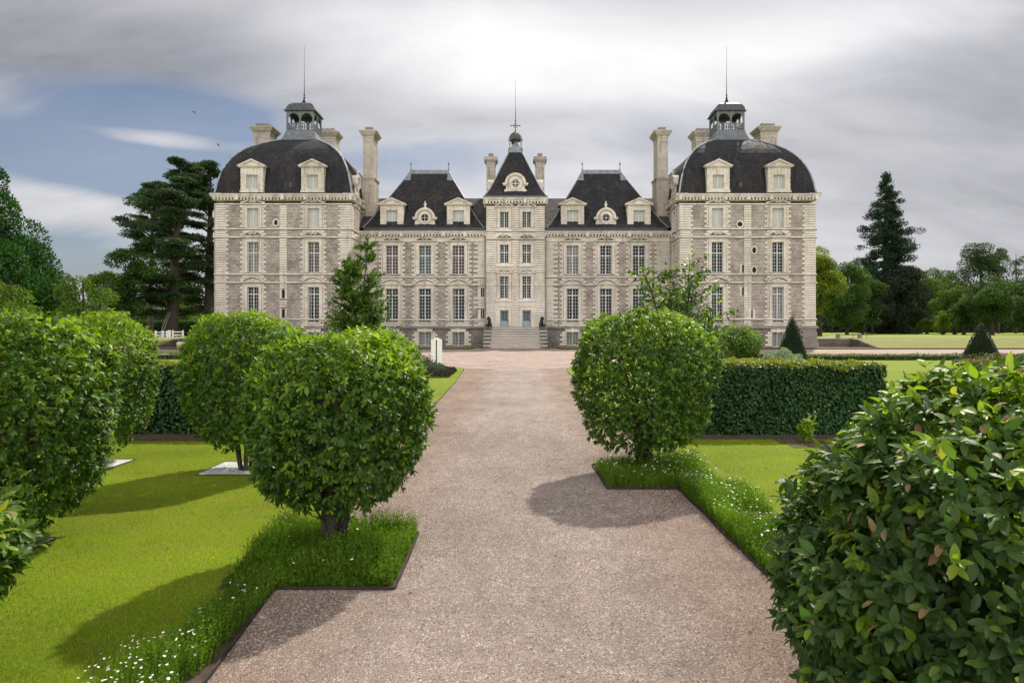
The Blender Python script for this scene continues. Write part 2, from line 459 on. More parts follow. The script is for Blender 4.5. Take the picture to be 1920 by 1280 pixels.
def window(xf, uc, z0, z1, wdt, cols=4, rows=6, transom=None, pane='g_dark', surround=True, teeth=True, bars=False, stone='stone', parent=None, name='window', depth=0.30, sill=True, label=None):
    hw = wdt/2
    fr = MB(xf)
    d0 = -depth+0.05
    f = 0.055
    fr.box(uc-hw, uc-hw+f, d0-0.04, d0+0.05, z0, z1); fr.box(uc+hw-f, uc+hw, d0-0.04, d0+0.05, z0, z1)
    fr.box(uc-hw, uc+hw, d0-0.04, d0+0.05, z0, z0+f*1.3); fr.box(uc-hw, uc+hw, d0-0.04, d0+0.05, z1-f, z1)
    fr.box(uc-0.055, uc+0.055, d0-0.03, d0+0.06, z0, z1)
    zt = []
    if transom: 
        zz = z0+(z1-z0)*transom
        fr.box(uc-hw, uc+hw, d0-0.03, d0+0.07, zz-0.06, zz+0.06); zt.append(zz)
    mt = 0.015
    for c in range(1, cols):
        if c*2 == cols: continue
        u = uc-hw+wdt*c/cols
        fr.box(u-mt, u+mt, d0-0.02, d0+0.02, z0, z1)
    for r in range(1, rows):
        z = z0+(z1-z0)*r/rows
        if any(abs(z-q) < 0.16 for q in zt): continue
        fr.box(uc-hw, uc+hw, d0-0.02, d0+0.018, z-mt, z+mt)
    o = ob(name, fr, M['white_paint'], parent or castle)
    if label: o['label'] = label
    gl = MB(xf); gl.box(uc-hw, uc+hw, d0-0.03, d0-0.012, z0, z1)
    gm = [M[pane]]
    if pane == 'g_dark' and random.random() < 0.45 and z1-z0 > 2.2:   # part drawn curtains
        gm.append(M[random.choice(['g_grey','g_red','g_grey'])])
        cw = wdt*random.uniform(0.12, 0.24)
        for s_ in ((-1,1),(-1,),(1,))[random.randint(0,2)]:
            gl.box(*sorted((uc+s_*hw, uc+s_*(hw-cw))), d0-0.03, d0-0.0105, z0, z1, 1)
    ob('window_glass', gl, gm, o)
    if surround:
        s = MB(xf)
        t = 0.33; pr = 0.07
        s.box(uc-hw-t, uc-hw, -0.01, pr, z0-0.02, z1); s.box(uc+hw, uc+hw+t, -0.01, pr, z0-0.02, z1)
        s.box(uc-hw-t, uc+hw+t, -0.01, pr+0.003, z1, z1+t)
        # inner fillet
        s.box(uc-hw-0.07, uc-hw-0.002, pr-0.001, pr+0.025, z0, z1+0.07); s.box(uc+hw+0.002, uc+hw+0.07, pr-0.001, pr+0.025, z0, z1+0.07)
        s.box(uc-hw-t, uc-hw-t+0.05, pr-0.001, pr+0.03, z0, z1+t-0.05); s.box(uc+hw+t-0.05, uc+hw+t, pr-0.001, pr+0.03, z0, z1+t-0.05)
        s.box(uc-hw-t-0.003, uc+hw+t+0.003, pr, pr+0.035, z1+t-0.06, z1+t+0.004)
        for e_ in (-1, 1): s.box(*sorted((uc+e_*(hw+t+0.001), uc+e_*(hw+t+0.035))), -0.01, 0.064, z0-0.02, z1+t, 1)
        if sill: s.box(uc-hw-0.12, uc+hw+0.12, -0.05, pr+0.08, z0-0.13, z0-0.018)
        ob('window_surround', s, [M['stone_plain'], M['joint']], o)
    if bars:
        s = MB(xf)
        nb = 7
        for k in range(1, nb+1):
            if k == (nb+1)//2: continue
            u = uc-hw+wdt*k/(nb+1)
            s.box(u-0.014, u+0.014, -0.06, -0.03, z0, z1)
        for k in (1, 2, 3):
            z = z0+(z1-z0)*k/4
            s.box(uc-hw, uc+hw, -0.055, -0.035, z-0.014, z+0.014)
        ob('window_bars', s, M['bar_paint'], o)
    return o
M['bar_paint'] = simple('grey bar paint', (0.34,0.34,0.33), 0.5)

def pediment(F, kind, *a):
    mb = MB(F)
    (seg_pediment if kind == 's' else scroll_pediment)(mb, *a)
    return ob('pediment', mb, [M['stone_plain'], M['dirt_shade']], wall)
def seg_pediment(mb, uc, z, w_=1.32, rise=0.60):
    """segmental pediment"""
    n = 10
    R0 = (w_*w_ + rise*rise)/(2*rise)
    def arc(off, ww):
        th = math.asin(min(1, ww/(R0+off)))
        return [(uc+(R0+off)*math.sin(-th+2*th*k/n), z+rise-R0+(R0+off)*math.cos(-th+2*th*k/n)) for k in range(n+1)]
    top = arc(0, w_); bot = arc(-0.16, w_-0.12)
    mb.prism(top + bot[::-1], -0.01, 0.26)
    top2 = arc(-0.15, w_-0.14)
    mb.prism(top2, -0.01, 0.06)
    mid = arc(-0.19, w_-0.3); mid2 = arc(-0.25, w_-0.4)
    mb.prism(mid + mid2[::-1], 0.05, 0.10, 1)
    edge = arc(0.055, w_+0.03); mb.prism(edge + top[::-1], -0.01, 0.10, 1)
    mb.box(uc-w_, uc+w_, -0.01, 0.24, z-0.1, z+0.003)
    mb.box(uc-w_+0.04, uc+w_-0.04, -0.01, 0.085, z-0.155, z-0.101, 1)
    mb.prism([(uc-0.12, z+0.1), (uc+0.12, z+0.1), (uc+0.16, z+0.3), (uc-0.16, z+0.3)], 0.1, 0.17)
def scroll_pediment(mb, uc, z, w_=1.35, h=0.46, open_=False):
    """swan-neck pediment with two volutes"""
    r = h*0.40
    for s in (-1, 1):
        n = 9; up = []; dn = []
        for k in range(n):
            t = k/(n-1)
            x = uc + s*(w_ - t*(w_-r*1.5))
            zz = z+0.05 + (h-0.12)*(t*t*(3-2*t))
            up.append((x, zz+0.10)); dn.append((x, zz-0.03))
        mb.prism(up+dn[::-1], -0.01, 0.20)
        cx, cz = uc+s*r*1.12, z+h-r*0.98
        ring = lambda rr: [(cx+rr*math.cos(2*PI*q/12), cz+rr*math.sin(2*PI*q/12)) for q in range(12)]
        o_, i_ = ring(r), ring(r*0.62)
        for q in range(12):
            q2 = (q+1) % 12
            mb.prism([o_[q], o_[q2], i_[q2], i_[q]], 0.02, 0.24)
        mb.prism(ring(r*0.30), 0.02, 0.22)
    mb.prism([(uc-w_*0.75, z), (uc+w_*0.75, z), (uc+w_*0.3, z+h*0.8), (uc-w_*0.3, z+h*0.8)], -0.01, 0.045, 1)  # dark tympanum colour paints depth into the recess, besides stains
    mb.box(uc-w_, uc+w_, -0.01, 0.20, z-0.09, z+0.01)

def cornice(mb, x0, x1, y0, y1, zb, zt, o=0.48, faces=('f',)):
    """entablature rings round a box footprint: architrave ledge at zb, frieze, dentils, corona at zt"""
    def ring(a, z0, z1): mb.box(x0-a, x1+a, y0-a, y1+a, z0, z1)
    ring(0.10, zb, zb+0.10); ring(0.06, zb+0.101, zb+0.16)
    zd = zt-0.58
    ring(0.09, zd-0.10, zd-0.001)
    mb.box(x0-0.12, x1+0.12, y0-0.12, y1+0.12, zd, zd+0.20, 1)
    ring(o-0.14, zt-0.375, zt-0.22); ring(o-0.06, zt-0.219, zt-0.10); ring(o, zt-0.099, zt)
    def run(a, b, fn):
        n = int((b-a)/0.36)
        for k in range(n+1):
            c = a+(b-a)*k/n
            fn(c-0.095, c+0.095, zd-0.03, zt-0.376, 0.31)
        m_ = max(1, int(round((b-a)/2.55)))
        for k in range(m_+1):
            c = a+(b-a)*k/m_
            fn(c-0.15, c+0.15, zd-0.06, zt-0.09, o-0.04)
    if 'f' in faces: run(x0, x1, lambda p, q, a, b, e: mb.box(p, q, y0-e, y0-0.1, a, b))
    if 'l' in faces: run(y0, y1, lambda p, q, a, b, e: mb.box(x0-e, x0-0.1, p, q, a, b))
    if 'r' in faces: run(y0, y1, lambda p, q, a, b, e: mb.box(x1+0.1, x1+e, p, q, a, b))

STR = [(13.06, 13.19), (12.14, 12.30), (8.08, 8.21), (7.17, 7.32), (3.15, 3.29)]
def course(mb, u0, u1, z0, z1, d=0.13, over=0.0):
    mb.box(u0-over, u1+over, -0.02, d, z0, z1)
    mb.box(u0-over, u1+over, -0.02, d-0.05, z0-0.08, z0-0.001, 2)  # shadow line under the course, laid in as a dark strip

# ---------------------------------------------------------------- end pavilions
pane_tab = {-1: {(0,0):'g_dark',(1,0):'g_dark',(0,1):'g_grey',(1,1):'g_red',(0,2):'g_pale',(1,2):'g_pale'},
             1: {(0,0):'g_dark',(1,0):'g_grey',(0,1):'g_dark',(1,1):'g_dark',(0,2):'g_pale',(1,2):'g_pale'}}
for S in (-1, 1):
    cx = S*PCX; X0, X1 = cx-PHW, cx+PHW; Y1 = YF+14.9
    F = lambda u, d, z, cx=cx: (cx+u, YF-d, z)
    wu = (-3.32, 3.32)
    wl = MB(F)
    holes = []
    for u in wu:
        holes += [(u-0.62, u+0.62, 13.27, 15.39), (u-0.62, u+0.62, 8.35, 11.69), (u-0.62, u+0.62, 2.86, 6.75)]
    bh = [(u-0.62, u+0.62, 0.18, 1.78) for u in wu]
    slots = []; ovals = []
    if S < 0:
        slots = [(0.0, 5.55, 6.45), (0.0, 3.42, 4.30)]; swd = 0.18; ovals = [(-0.80, 13.80, 0.20, 0.30)]
    else:
        swd = 0.12; slots = [(-0.50, 8.31, 9.13), (-0.50, 5.82, 6.70), (0.46, 3.35, 4.2)]; ovals = [(-0.85, 13.63, 0.27, 0.27), (0.70, 10.77, 0.22, 0.33), (0.70, 8.60, 0.22, 0.33)]
    sh = [(u-swd, u+swd, a, b) for u, a, b in slots]
    wall_holes(wl, -PHW, PHW, 2.3, 15.8, holes+sh, 0.30, 0, 1)
    wall_holes(wl, -PHW-0.12, PHW+0.12, 0.0, 2.3, bh, 0.30, 2, 1)
    # the other three sides
    for xs, sg in ((X0, -1), (X1, 1)):
        G = (lambda u, d, z, xs=xs, sg=sg: (xs+sg*d, YF+u, z))
        wl.xf = G
        if sg == -S:   # inner flank, seen at a glance
            hh = [(2.4-0.55, 2.4+0.55, a, b) for a, b in ((13.27,15.39),(8.35,11.69),(2.86,6.75))]
        else:
            hh = [(u-0.6, u+0.6, a, b) for u in (4.1, 10.7) for a, b in ((13.27,15.39),(8.35,11.69),(2.86,6.75))]
        wall_holes(wl, 0, 14.9, 2.3, 15.8, hh, 0.3, 0, 1)
        wall_holes(wl, -0.1, 15.0, 0, 2.3, [], 0.3, 2, 1)
    wl.xf = None
    wl.poly([(X0, Y1, 0), (X1, Y1, 0), (X1, Y1, 15.8), (X0, Y1, 15.8)], 0)
    # dark rooms behind the openings
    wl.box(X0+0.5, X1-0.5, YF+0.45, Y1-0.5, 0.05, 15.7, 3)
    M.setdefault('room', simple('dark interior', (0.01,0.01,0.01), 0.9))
    wall = ob('wall', wl, [M['rubble'], M['stone_plain'], M['plinth'], M['room']], castle, recalc=False)
    # quoins
    q = MB(F)
    for a, b, tl, tr in ((-PHW+0.0, -PHW+1.22, 0, 0.22), (PHW-1.22, PHW, 0.22, 0)):
        quoins(q, a, b, 2.42, 15.72, tl, tr)
    sk = [(a-0.1, b+0.1) for u, a, b in slots if u == 0.0]
    quoins(q, -0.39, 0.39, 2.42, 15.72, skip=sk)
    for u, a, b in slots:
        q.box(u-0.36 if u else -0.387, u-swd-0.002, -0.02, 0.05, a-0.1, b+0.1); q.box(u+swd+0.002, u+0.36 if u else 0.387, -0.02, 0.05, a-0.1, b+0.1)
    for u in wu:
        for (a, b) in ((13.30,15.72),(12.36,12.98),(8.28,12.0),(7.40,8.0),(2.42,7.08)):
            quoins(q, u-0.62-0.33-0.24, u-0.62-0.31, a, b, 0.24, 0); quoins(q, u+0.62+0.31, u+0.62+0.33+0.24, a, b, 0, 0.24)
        quoins(q, u-0.62-0.50, u-0.62, 0.25, 1.85, 0.26, 0, 0.27); quoins(q, u+0.62, u+0.62+0.50, 0.25, 1.85, 0, 0.26, 0.27)
        q.prism([(u-0.75,1.80),(u+0.75,1.80),(u+0.85,2.16),(u-0.85,2.16)], -0.02, 0.13)
        q.prism([(u-0.14,1.74),(u+0.14,1.74),(u+0.2,2.22),(u-0.2,2.22)], 0, 0.19)
        for (a, b) in ((12.32, 13.05), (7.33, 8.06)):   # plain apron panels under the sills
            q.box(u-0.94, u+0.94, -0.02, 0.035, a, b)
        q.box(u-0.94, u+0.94, -0.02, 0.035, 2.44, 2.8)
    # flank quoins
    for xs, sg in ((X0, -1), (X1, 1)):
        G = (lambda u, d, z, xs=xs, sg=sg: (xs+sg*d, YF+u, z))
        q.xf = G
        quoins(q, 0.0, 1.22, 2.42, 15.72, 0, 0.22)
        if sg == -S:
            quoins(q, 3.0, 4.0, 2.42, 15.72, 0, 0)
        else:
            quoins(q, 13.6, 14.9, 2.42, 15.72, 0.22, 0)
            for u in (4.1, 10.7):
                quoins(q, u-1.4, u-0.9, 2.42, 15.72, 0.22, 0); quoins(q, u+0.9, u+1.4, 2.42, 15.72, 0, 0.22)
    ob('quoins', q, [M['stone'], M['joint']], wall)
    # courses
    c = MB(F)
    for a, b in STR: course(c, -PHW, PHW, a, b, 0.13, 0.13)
    c.box(-PHW-0.26, PHW+0.26, -0.02, 0.26, 2.20, 2.42, 1); c.box(-PHW-0.18, PHW+0.18, -0.02, 0.18, 2.421, 2.50, 1)
    for xs, sg in ((X0, -1), (X1, 1)):
        c.xf = (lambda u, d, z, xs=xs, sg=sg: (xs+sg*d, YF+u, z))
        for a, b in STR: course(c, 0.0, 14.9, a+0.001, b+0.001, 0.128)
        c.box(0, 14.9, -0.02, 0.258, 2.2, 2.419, 1)
    ob('string_course', c, [M['stone_plain'], M['grey_stone'], M['dirt_shade']], wall)
    # battered plinth quoins
    for s in (-1, 1):
        bq = MB(F)
        for k in range(8):
            e = 0.30-k*0.035; l = 1.75 if k % 2 else 1.45
            a, b = sorted((s*(PHW+e), s*(PHW-l)))
            bq.box(a, b, -0.3, 0.13+e*0.4, 0.02+k*0.272, 0.02+k*0.272+0.255)
        ob('corner_buttress', bq, M['grey_stone'], wall)
    e = MB(); cornice(e, X0, X1, YF, Y1, 15.77, 16.90, 0.50, ('f', 'r' if S < 0 else 'l'))
    ob('cornice', e, [M['stone_plain'], M['dirt_shade']], wall)
    ped = F
    for u in wu:
        pediment(ped, 's', u, 7.36, 1.30, 0.58); pediment(ped, 'c', u, 12.36, 1.32, 0.50)
        pediment(ped, 'c', u, 15.90, 1.32, 0.40)
    ped = (lambda u, d, z, X=(X1 if S < 0 else X0), s=-S: (X+s*d, YF+u, z))
    pediment(ped, 's', 2.4, 7.36, 1.2, 0.55); pediment(ped, 'c', 2.4, 12.36, 1.2, 0.46); pediment(ped, 'c', 2.4, 15.9, 1.2, 0.40)
    # windows
    for i, u in enumerate(wu):
        window(F, u, 13.27, 15.39, 1.24, 4, 6, None, pane_tab[S][(i,2)], sill=False)
        window(F, u, 8.35, 11.69, 1.24, 4, 9, 0.64, pane_tab[S][(i,1)], sill=False)
        window(F, u, 2.86, 6.75, 1.24, 4, 10, 0.80, pane_tab[S][(i,0)])
        window(F, u, 0.18, 1.78, 1.24, 4, 4, None, 'g_grey', surround=False, bars=True)
    G = (lambda u, d, z, X=(X1 if S < 0 else X0), s=-S: (X+s*d, YF+u, z))
    for a, b in ((13.27,15.39),(8.35,11.69),(2.86,6.75)):
        window(G, 2.4, a, b, 1.1, 4, 7, 0.7, 'g_grey', sill=False)
    G2 = (lambda u, d, z, X=(X0 if S < 0 else X1), s=S: (X+s*d, YF+u, z))
    for u in (4.1, 10.7):
        for a, b in ((13.27,15.39),(8.35,11.69),(2.86,6.75)):
            window(G2, u, a, b, 1.2, 4, 7, 0.7, 'g_dark', sill=False)
    for u, a, b in slots:
        s = MB(F); s.box(u-swd, u+swd, -0.22, -0.2, a, b)
        ob('slit_window', s, M['g_dark'], castle)
    for u, z, ra, rb in ovals:
        s = MB(F); n = 20
        pt = lambda k, f: (u+(ra+f)*math.cos(2*PI*k/n), z+(rb+f)*math.sin(2*PI*k/n))
        for k in range(n): s.prism([pt(k,0.16), pt(k+1,0.16), pt(k+1,0), pt(k,0)], -0.01, 0.09)
        o = ob('oval_window', s, M['stone_plain'], castle)
        s = MB(F); s.prism([pt(k,0.005) for k in range(n)], 0.0, 0.015)
        ob('window_glass', s, M['g_dark'], o)
    # ------------------------------------------------ dome
    cy = YF+PHW
    prof = [(7.62,16.90),(7.50,17.15),(7.42,17.6),(7.30,18.3),(7.08,19.2),(6.82,20.0),(6.44,20.8),(6.08,21.4),(5.64,21.95),(5.05,22.55),(4.36,23.1),(3.70,23.53),(3.04,23.93),(2.50,24.20),(2.10,24.40),(1.92,24.75),(1.78,25.1),(1.66,25.55)]
    dm = MB(); 
    dm.sqlathe(prof[:15], cx, cy)
    roof = ob('roof', dm, M['slate'], castle)
    sk = MB(); sk.sqlathe([(r+0.03, z) for r, z in prof[14:]], cx, cy)
    ob('lead_skirt', sk, M['lead_mid'], roof)
    for a in (-1, 1):
        for b in (-1, 1):
            rb = MB(); rb.tube([(cx+a*r, cy+b*r, z+0.02) for r, z in prof[:15]], [0.10]*15, 6)
            ob('hip_flashing', rb, M['lead_rib'], roof)
    gt = MB()
    for a in (-1, 1):   # lead corner gutters
        gt.box(*sorted((cx+a*7.95, cx+a*6.6)), YF-0.45, YF-0.30, 16.902, 17.02)
        gt.box(*sorted((cx+a*7.95, cx+a*7.5)), YF-0.298, YF+1.4, 16.902, 17.02)
    gt.box(cx-6.5, cx+6.5, YF-0.40, YF-0.34, 16.902, 16.96)
    ob('gutter', gt, M['lead'], roof)
    for u in (-0.62,):   # small skylight
        s = MB(); s.box(cx-0.75*(-S)*-1-0.18, cx-0.75*(-S)*-1+0.18, YF+0.05, YF+0.5, 17.75, 18.25); 
        ob('skylight', s, M['lead_dark'], roof)
    pav = (cx, cy, S, X0, X1, roof, F)
    # ------------------------------------------------ lantern
    lz0, lz1 = 25.55, 28.0; lh = 1.55
    lt = MB()
    lt.box(cx-lh-0.12, cx+lh+0.12, cy-lh-0.12, cy+lh+0.12, lz0-0.02, lz0+0.10)
    ps = 0.085
    for a in (-1, 0, 1):
        for b in (-1, 0, 1):
            if a == 0 and b == 0: continue
            lt.box(cx+a*lh-ps, cx+a*lh+ps, cy+b*lh-ps, cy+b*lh+ps, lz0+0.1, lz1-0.05)
    def faces4(mb):
        yield lambda u, d, z: (cx+u, cy-lh-d, z)
        yield lambda u, d, z: (cx+u, cy+lh+d, z)
        yield lambda u, d, z: (cx-lh-d, cy+u, z)
        yield lambda u, d, z: (cx+lh+d, cy+u, z)
    bal = MB()
    for fx in faces4(lt):
        lt.xf = fx; bal.xf = fx
        for u0, u1 in ((-lh+ps, -ps), (ps, lh-ps)):
            uc = (u0+u1)/2; r_ = (u1-u0)/2-0.04; zs_ = lz1-0.95
            arc = [(uc+r_*math.cos(PI*k/10), zs_+r_*math.sin(PI*k/10)) for k in range(11)]
            lt.prism([(u0, lz1-0.06), (u1, lz1-0.06), (u1, zs_), *arc, (u0, zs_)], -0.05, 0.05)
            bal.box(u0, u1, -0.06, 0.06, lz0+0.92, lz0+1.0); bal.box(u0, u1, -0.05, 0.05, lz0+0.12, lz0+0.2)
            for k in range(5):
                ub = u0+(u1-u0)*(k+0.5)/5
                w1 = [0.05,0.03,0.085,0.095,0.04,0.05]; zz = [0.2,0.3,0.42,0.55,0.75,0.92]
                for j in range(5):
                    a, b = w1[j], w1[j+1]
                    bal.prism([(ub-a, lz0+zz[j]), (ub+a, lz0+zz[j]), (ub+b, lz0+zz[j+1]), (ub-b, lz0+zz[j+1])], -0.06, 0.06)
    lt.xf = None
    lan = ob('lantern', lt, M['lead_mid'], castle)
    ob('balustrade', bal, M['lead_mid'], lan)
    cu = MB()
    cu.sqlathe([(lh+0.30, lz1-0.04), (lh+0.30, lz1+0.05), (lh+0.16, lz1+0.14), (lh+0.10, lz1+0.35), (lh-0.02, lz1+0.62), (lh-0.20, lz1+0.86), (lh-0.42, lz1+1.03), (lh-0.50, lz1+1.08), (0.9, lz1+1.16), (0.35, lz1+1.33), (0.12, lz1+1.42)], cx, cy)
    ob('cupola', cu, M['cupola'], lan)
    sp = MB()
    b0 = lz1+1.35
    sp.lathe([(0.34,b0),(0.36,b0+0.08),(0.17,b0+0.25),(0.20,b0+0.36),(0.10,b0+0.5),(0.13,b0+0.62),(0.07,b0+0.8),(0.06,b0+0.95),(0.14,b0+1.02),(0.05,b0+1.1),(0.035,b0+2.2),(0.02,b0+4.5),(0.012,b0+7.0)], cx, cy, 8)
    ob('spire', sp, M['iron'], lan)

    # ------------------------------------------------ dormers of the pavilions
def dormer(F, u, z0, z_ent, z_apex, hw, ww, wz0, wz1, depth, parent, pane='g_pale'):
    s = MB(F)
    # jamb piers as courses
    n = 8; h = (wz1-z0)/n
    for sg in (-1, 1):
        a, b = sorted((u+sg*ww/2, u+sg*hw))
        s.box(a+0.01, b-0.01, -0.5, -0.02, z0, wz1)
        for k in range(n):
            e = 0.0 if k % 2 else 0.06
            s.box(a+(e if sg < 0 and not k % 2 else 0), b-(e if sg > 0 and not k % 2 else 0), -0.45, 0.02, z0+k*h+0.012, z0+(k+1)*h-0.012)
        # cheek
        s.box(*sorted((u+sg*(hw-0.12), u+sg*(hw-0.02))), -depth, -0.4, z0, z_ent)
    # voussoir lintel
    nv = 7
    for k in range(nv):
        a = u-hw+2*hw*k/nv; b = u-hw+2*hw*(k+1)/nv
        s.box(a+0.012, b-0.012, -0.45, 0.03+(0.04 if k == nv//2 else 0), wz1+0.002, z_ent-0.17-(0 if k % 2 else 0.02))
    s.box(u-hw+0.02, u+hw-0.02, -0.44, 0.0, wz1+0.001, z_ent-0.16)
    s.box(u-ww/2-0.1, u+ww/2+0.1, -0.3, 0.05, z0-0.02, wz0)
    s.box(u-hw-0.05, u+hw+0.05, -0.45, 0.14, z0-0.06, z0+0.16)
    # pediment
    pw = hw+0.30
    s.box(u-pw+0.08, u+pw-0.08, -0.45, 0.16, z_ent-0.16, z_ent-0.06); s.box(u-pw, u+pw, -0.46, 0.26, z_ent-0.059, z_ent+0.04)
    s.prism([(u-pw+0.15, z_ent+0.04), (u+pw-0.15, z_ent+0.04), (u, z_apex-0.1)], -0.44, 0.08)
    for sg in (-1, 1):
        a = (u+sg*pw, z_ent+0.045); b = (u, z_apex)
        s.prism([a, b, (u, z_apex-0.16), (u+sg*(pw-0.32), z_ent+0.045)], -0.47, 0.262)
        s.prism([(u+sg*(pw-0.36), z_ent+0.05), (u, z_apex-0.17), (u, z_apex-0.23), (u+sg*(pw-0.52), z_ent+0.05)], 0.07, 0.17)
    d = ob('dormer', s, M['stone_plain'], parent)
    r = MB(F)
    r.prism([(u-pw+0.04, z_ent+0.05), (u+pw-0.04, z_ent+0.05), (u, z_apex-0.02)], -depth-0.6, -0.475)
    ob('dormer_roof', r, M['lead_dark'], d)
    f = MB(F); hw2 = ww/2; d0 = -0.28
    for a, b in ((u-hw2, u-hw2+0.06), (u+hw2-0.06, u+hw2), (u-0.05, u+0.05)): f.box(a, b, d0-0.03, d0+0.05, wz0, wz1)
    f.box(u-hw2, u+hw2, d0-0.03, d0+0.045, wz1-0.06, wz1); f.box(u-hw2, u+hw2, d0-0.03, d0+0.045, wz0, wz0+0.07)
    for k in (1, 3): f.box(u-hw2+ww*k/4-0.02, u-hw2+ww*k/4+0.02, d0-0.02, d0+0.02, wz0, wz1)
    for k in range(1, 6): z = wz0+(wz1-wz0)*k/6; f.box(u-hw2, u+hw2, d0-0.02, d0+0.018, z-0.02, z+0.02)
    ob('window_frame', f, M['white_paint'], d)
    g = MB(F); g.box(u-hw2, u+hw2, d0-0.05, d0-0.031, wz0, wz1)
    ob('window_glass', g, M[pane], d)
    return d

def lucarne(F, u, z0, zc_, ro, ri, hb, depth, parent, finial=True, tracery=False):
    """round dormer: arch of stone on a moulded base, oculus glazed"""
    s = MB(F); n = 24
    P_ = lambda r, a: (u+r*math.cos(a), zc_+r*math.sin(a))
    back = [P_(ro-0.1, PI*k/16) for k in range(17)]
    body = [(u+hb, z0), (u+hb, z0+0.16), (u+hb-0.12, z0+0.3), (u+ro-0.1, zc_-0.35)] + back + [(u-ro+0.1, zc_-0.35), (u-hb+0.12, z0+0.3), (u-hb, z0+0.16), (u-hb, z0)]
    s.prism(body, -0.45, 0.0)
    for k in range(n):
        a, b = 2*PI*k/n, 2*PI*(k+1)/n
        s.prism([P_(ri+0.30,a), P_(ri+0.30,b), P_(ri,b), P_(ri,a)], -0.01, 0.10)
        s.prism([P_(ri+0.14,a), P_(ri+0.14,b), P_(ri-0.01,b), P_(ri-0.01,a)], 0.0, 0.15)
    for k in range(14):
        a, b = PI*k/14, PI*(k+1)/14
        s.prism([P_(ro+0.04,a), P_(ro+0.04,b), P_(ro-0.20,b), P_(ro-0.20,a)], -0.5, 0.22)
        s.prism([P_(ro-0.20,a), P_(ro-0.20,b), P_(ro-0.27,b), P_(ro-0.27,a)], -0.4, 0.14)
    for sg in (-1, 1):
        a, b = sorted((u+sg*(ro+0.28), u+sg*(ro-0.22)))
        s.box(a, b, -0.5, 0.225, zc_-0.12, zc_+0.06); s.box(a+0.06, b-0.06, -0.45, 0.15, zc_-0.24, zc_-0.121)
        a, b = sorted((u+sg*(hb+0.02), u+sg*(hb-0.34)))
        for k in range(3): s.box(a, b, -0.4, 0.03, z0+0.05+k*0.26, z0+0.29+k*0.26)
        cc = [(u+sg*(hb+0.18)+0.17*math.cos(2*PI*q/10), z0+0.18+0.17*math.sin(2*PI*q/10)) for q in range(10)]
        s.prism(cc, -0.35, 0.02)
    s.box(u-hb-0.05, u+hb+0.05, -0.45, 0.10, z0-0.08, z0+0.04)
    if finial:
        x, y, z = F(u, 0.0, zc_+ro)
        q = MB(); q.lathe([(0.20,z),(0.22,z+0.10),(0.08,z+0.2),(0.17,z+0.36),(0.19,z+0.48),(0.06,z+0.62),(0.10,z+0.72),(0.02,z+0.86)], x, y+0.2, 8)
        off = len(s.v); s.v += q.v; s.f += [[i+off for i in f] for f in q.f]; s.m += q.m
    d = ob('round_dormer', s, M['stone_plain'], parent)
    r = MB(F)
    r.prism([P_(ro+0.0, PI*k/14) for k in range(15)] + [(u-ro, z0+0.2), (u+ro, z0+0.2)], -depth, -0.5)
    ob('dormer_roof', r, M['lead'], d)
    f = MB(F)
    if tracery:
        for k in range(n):
            a, b = 2*PI*k/n, 2*PI*(k+1)/n
            f.prism([P_(ri,a), P_(ri,b), P_(ri-0.07,b), P_(ri-0.07,a)], 0.01, 0.05)
        for a in (0.25, 0.75, 1.25, 1.75):
            cxx, czz = P_(ri*0.52, a*PI)
            rr = ri*0.36
            for k in range(12):
                b, c = 2*PI*k/12, 2*PI*(k+1)/12
                f.prism([(cxx+rr*math.cos(b), czz+rr*math.sin(b)), (cxx+rr*math.cos(c), czz+rr*math.sin(c)), (cxx+(rr-0.045)*math.cos(c), czz+(rr-0.045)*math.sin(c)), (cxx+(rr-0.045)*math.cos(b), czz+(rr-0.045)*math.sin(b))], 0.01, 0.045)
    for k in range(n):
        a, b = 2*PI*k/n, 2*PI*(k+1)/n
        f.prism([P_(ri,a), P_(ri,b), P_(ri-0.05,b), P_(ri-0.05,a)], 0.012, 0.052)
    f.box(u-0.025, u+0.025, 0.011, 0.05, zc_-ri, zc_+ri); f.box(u-ri, u+ri, 0.012, 0.046, zc_-0.025, zc_+0.025)
    ob('window_frame', f, M['white_paint'] if not tracery else M['stone_plain'], d)
    g = MB(F); g.prism([P_(ri+0.01, 2*PI*k/n) for k in range(n)], 0.0, 0.01)
    ob('window_glass', g, M['g_dark'], d)
    return d

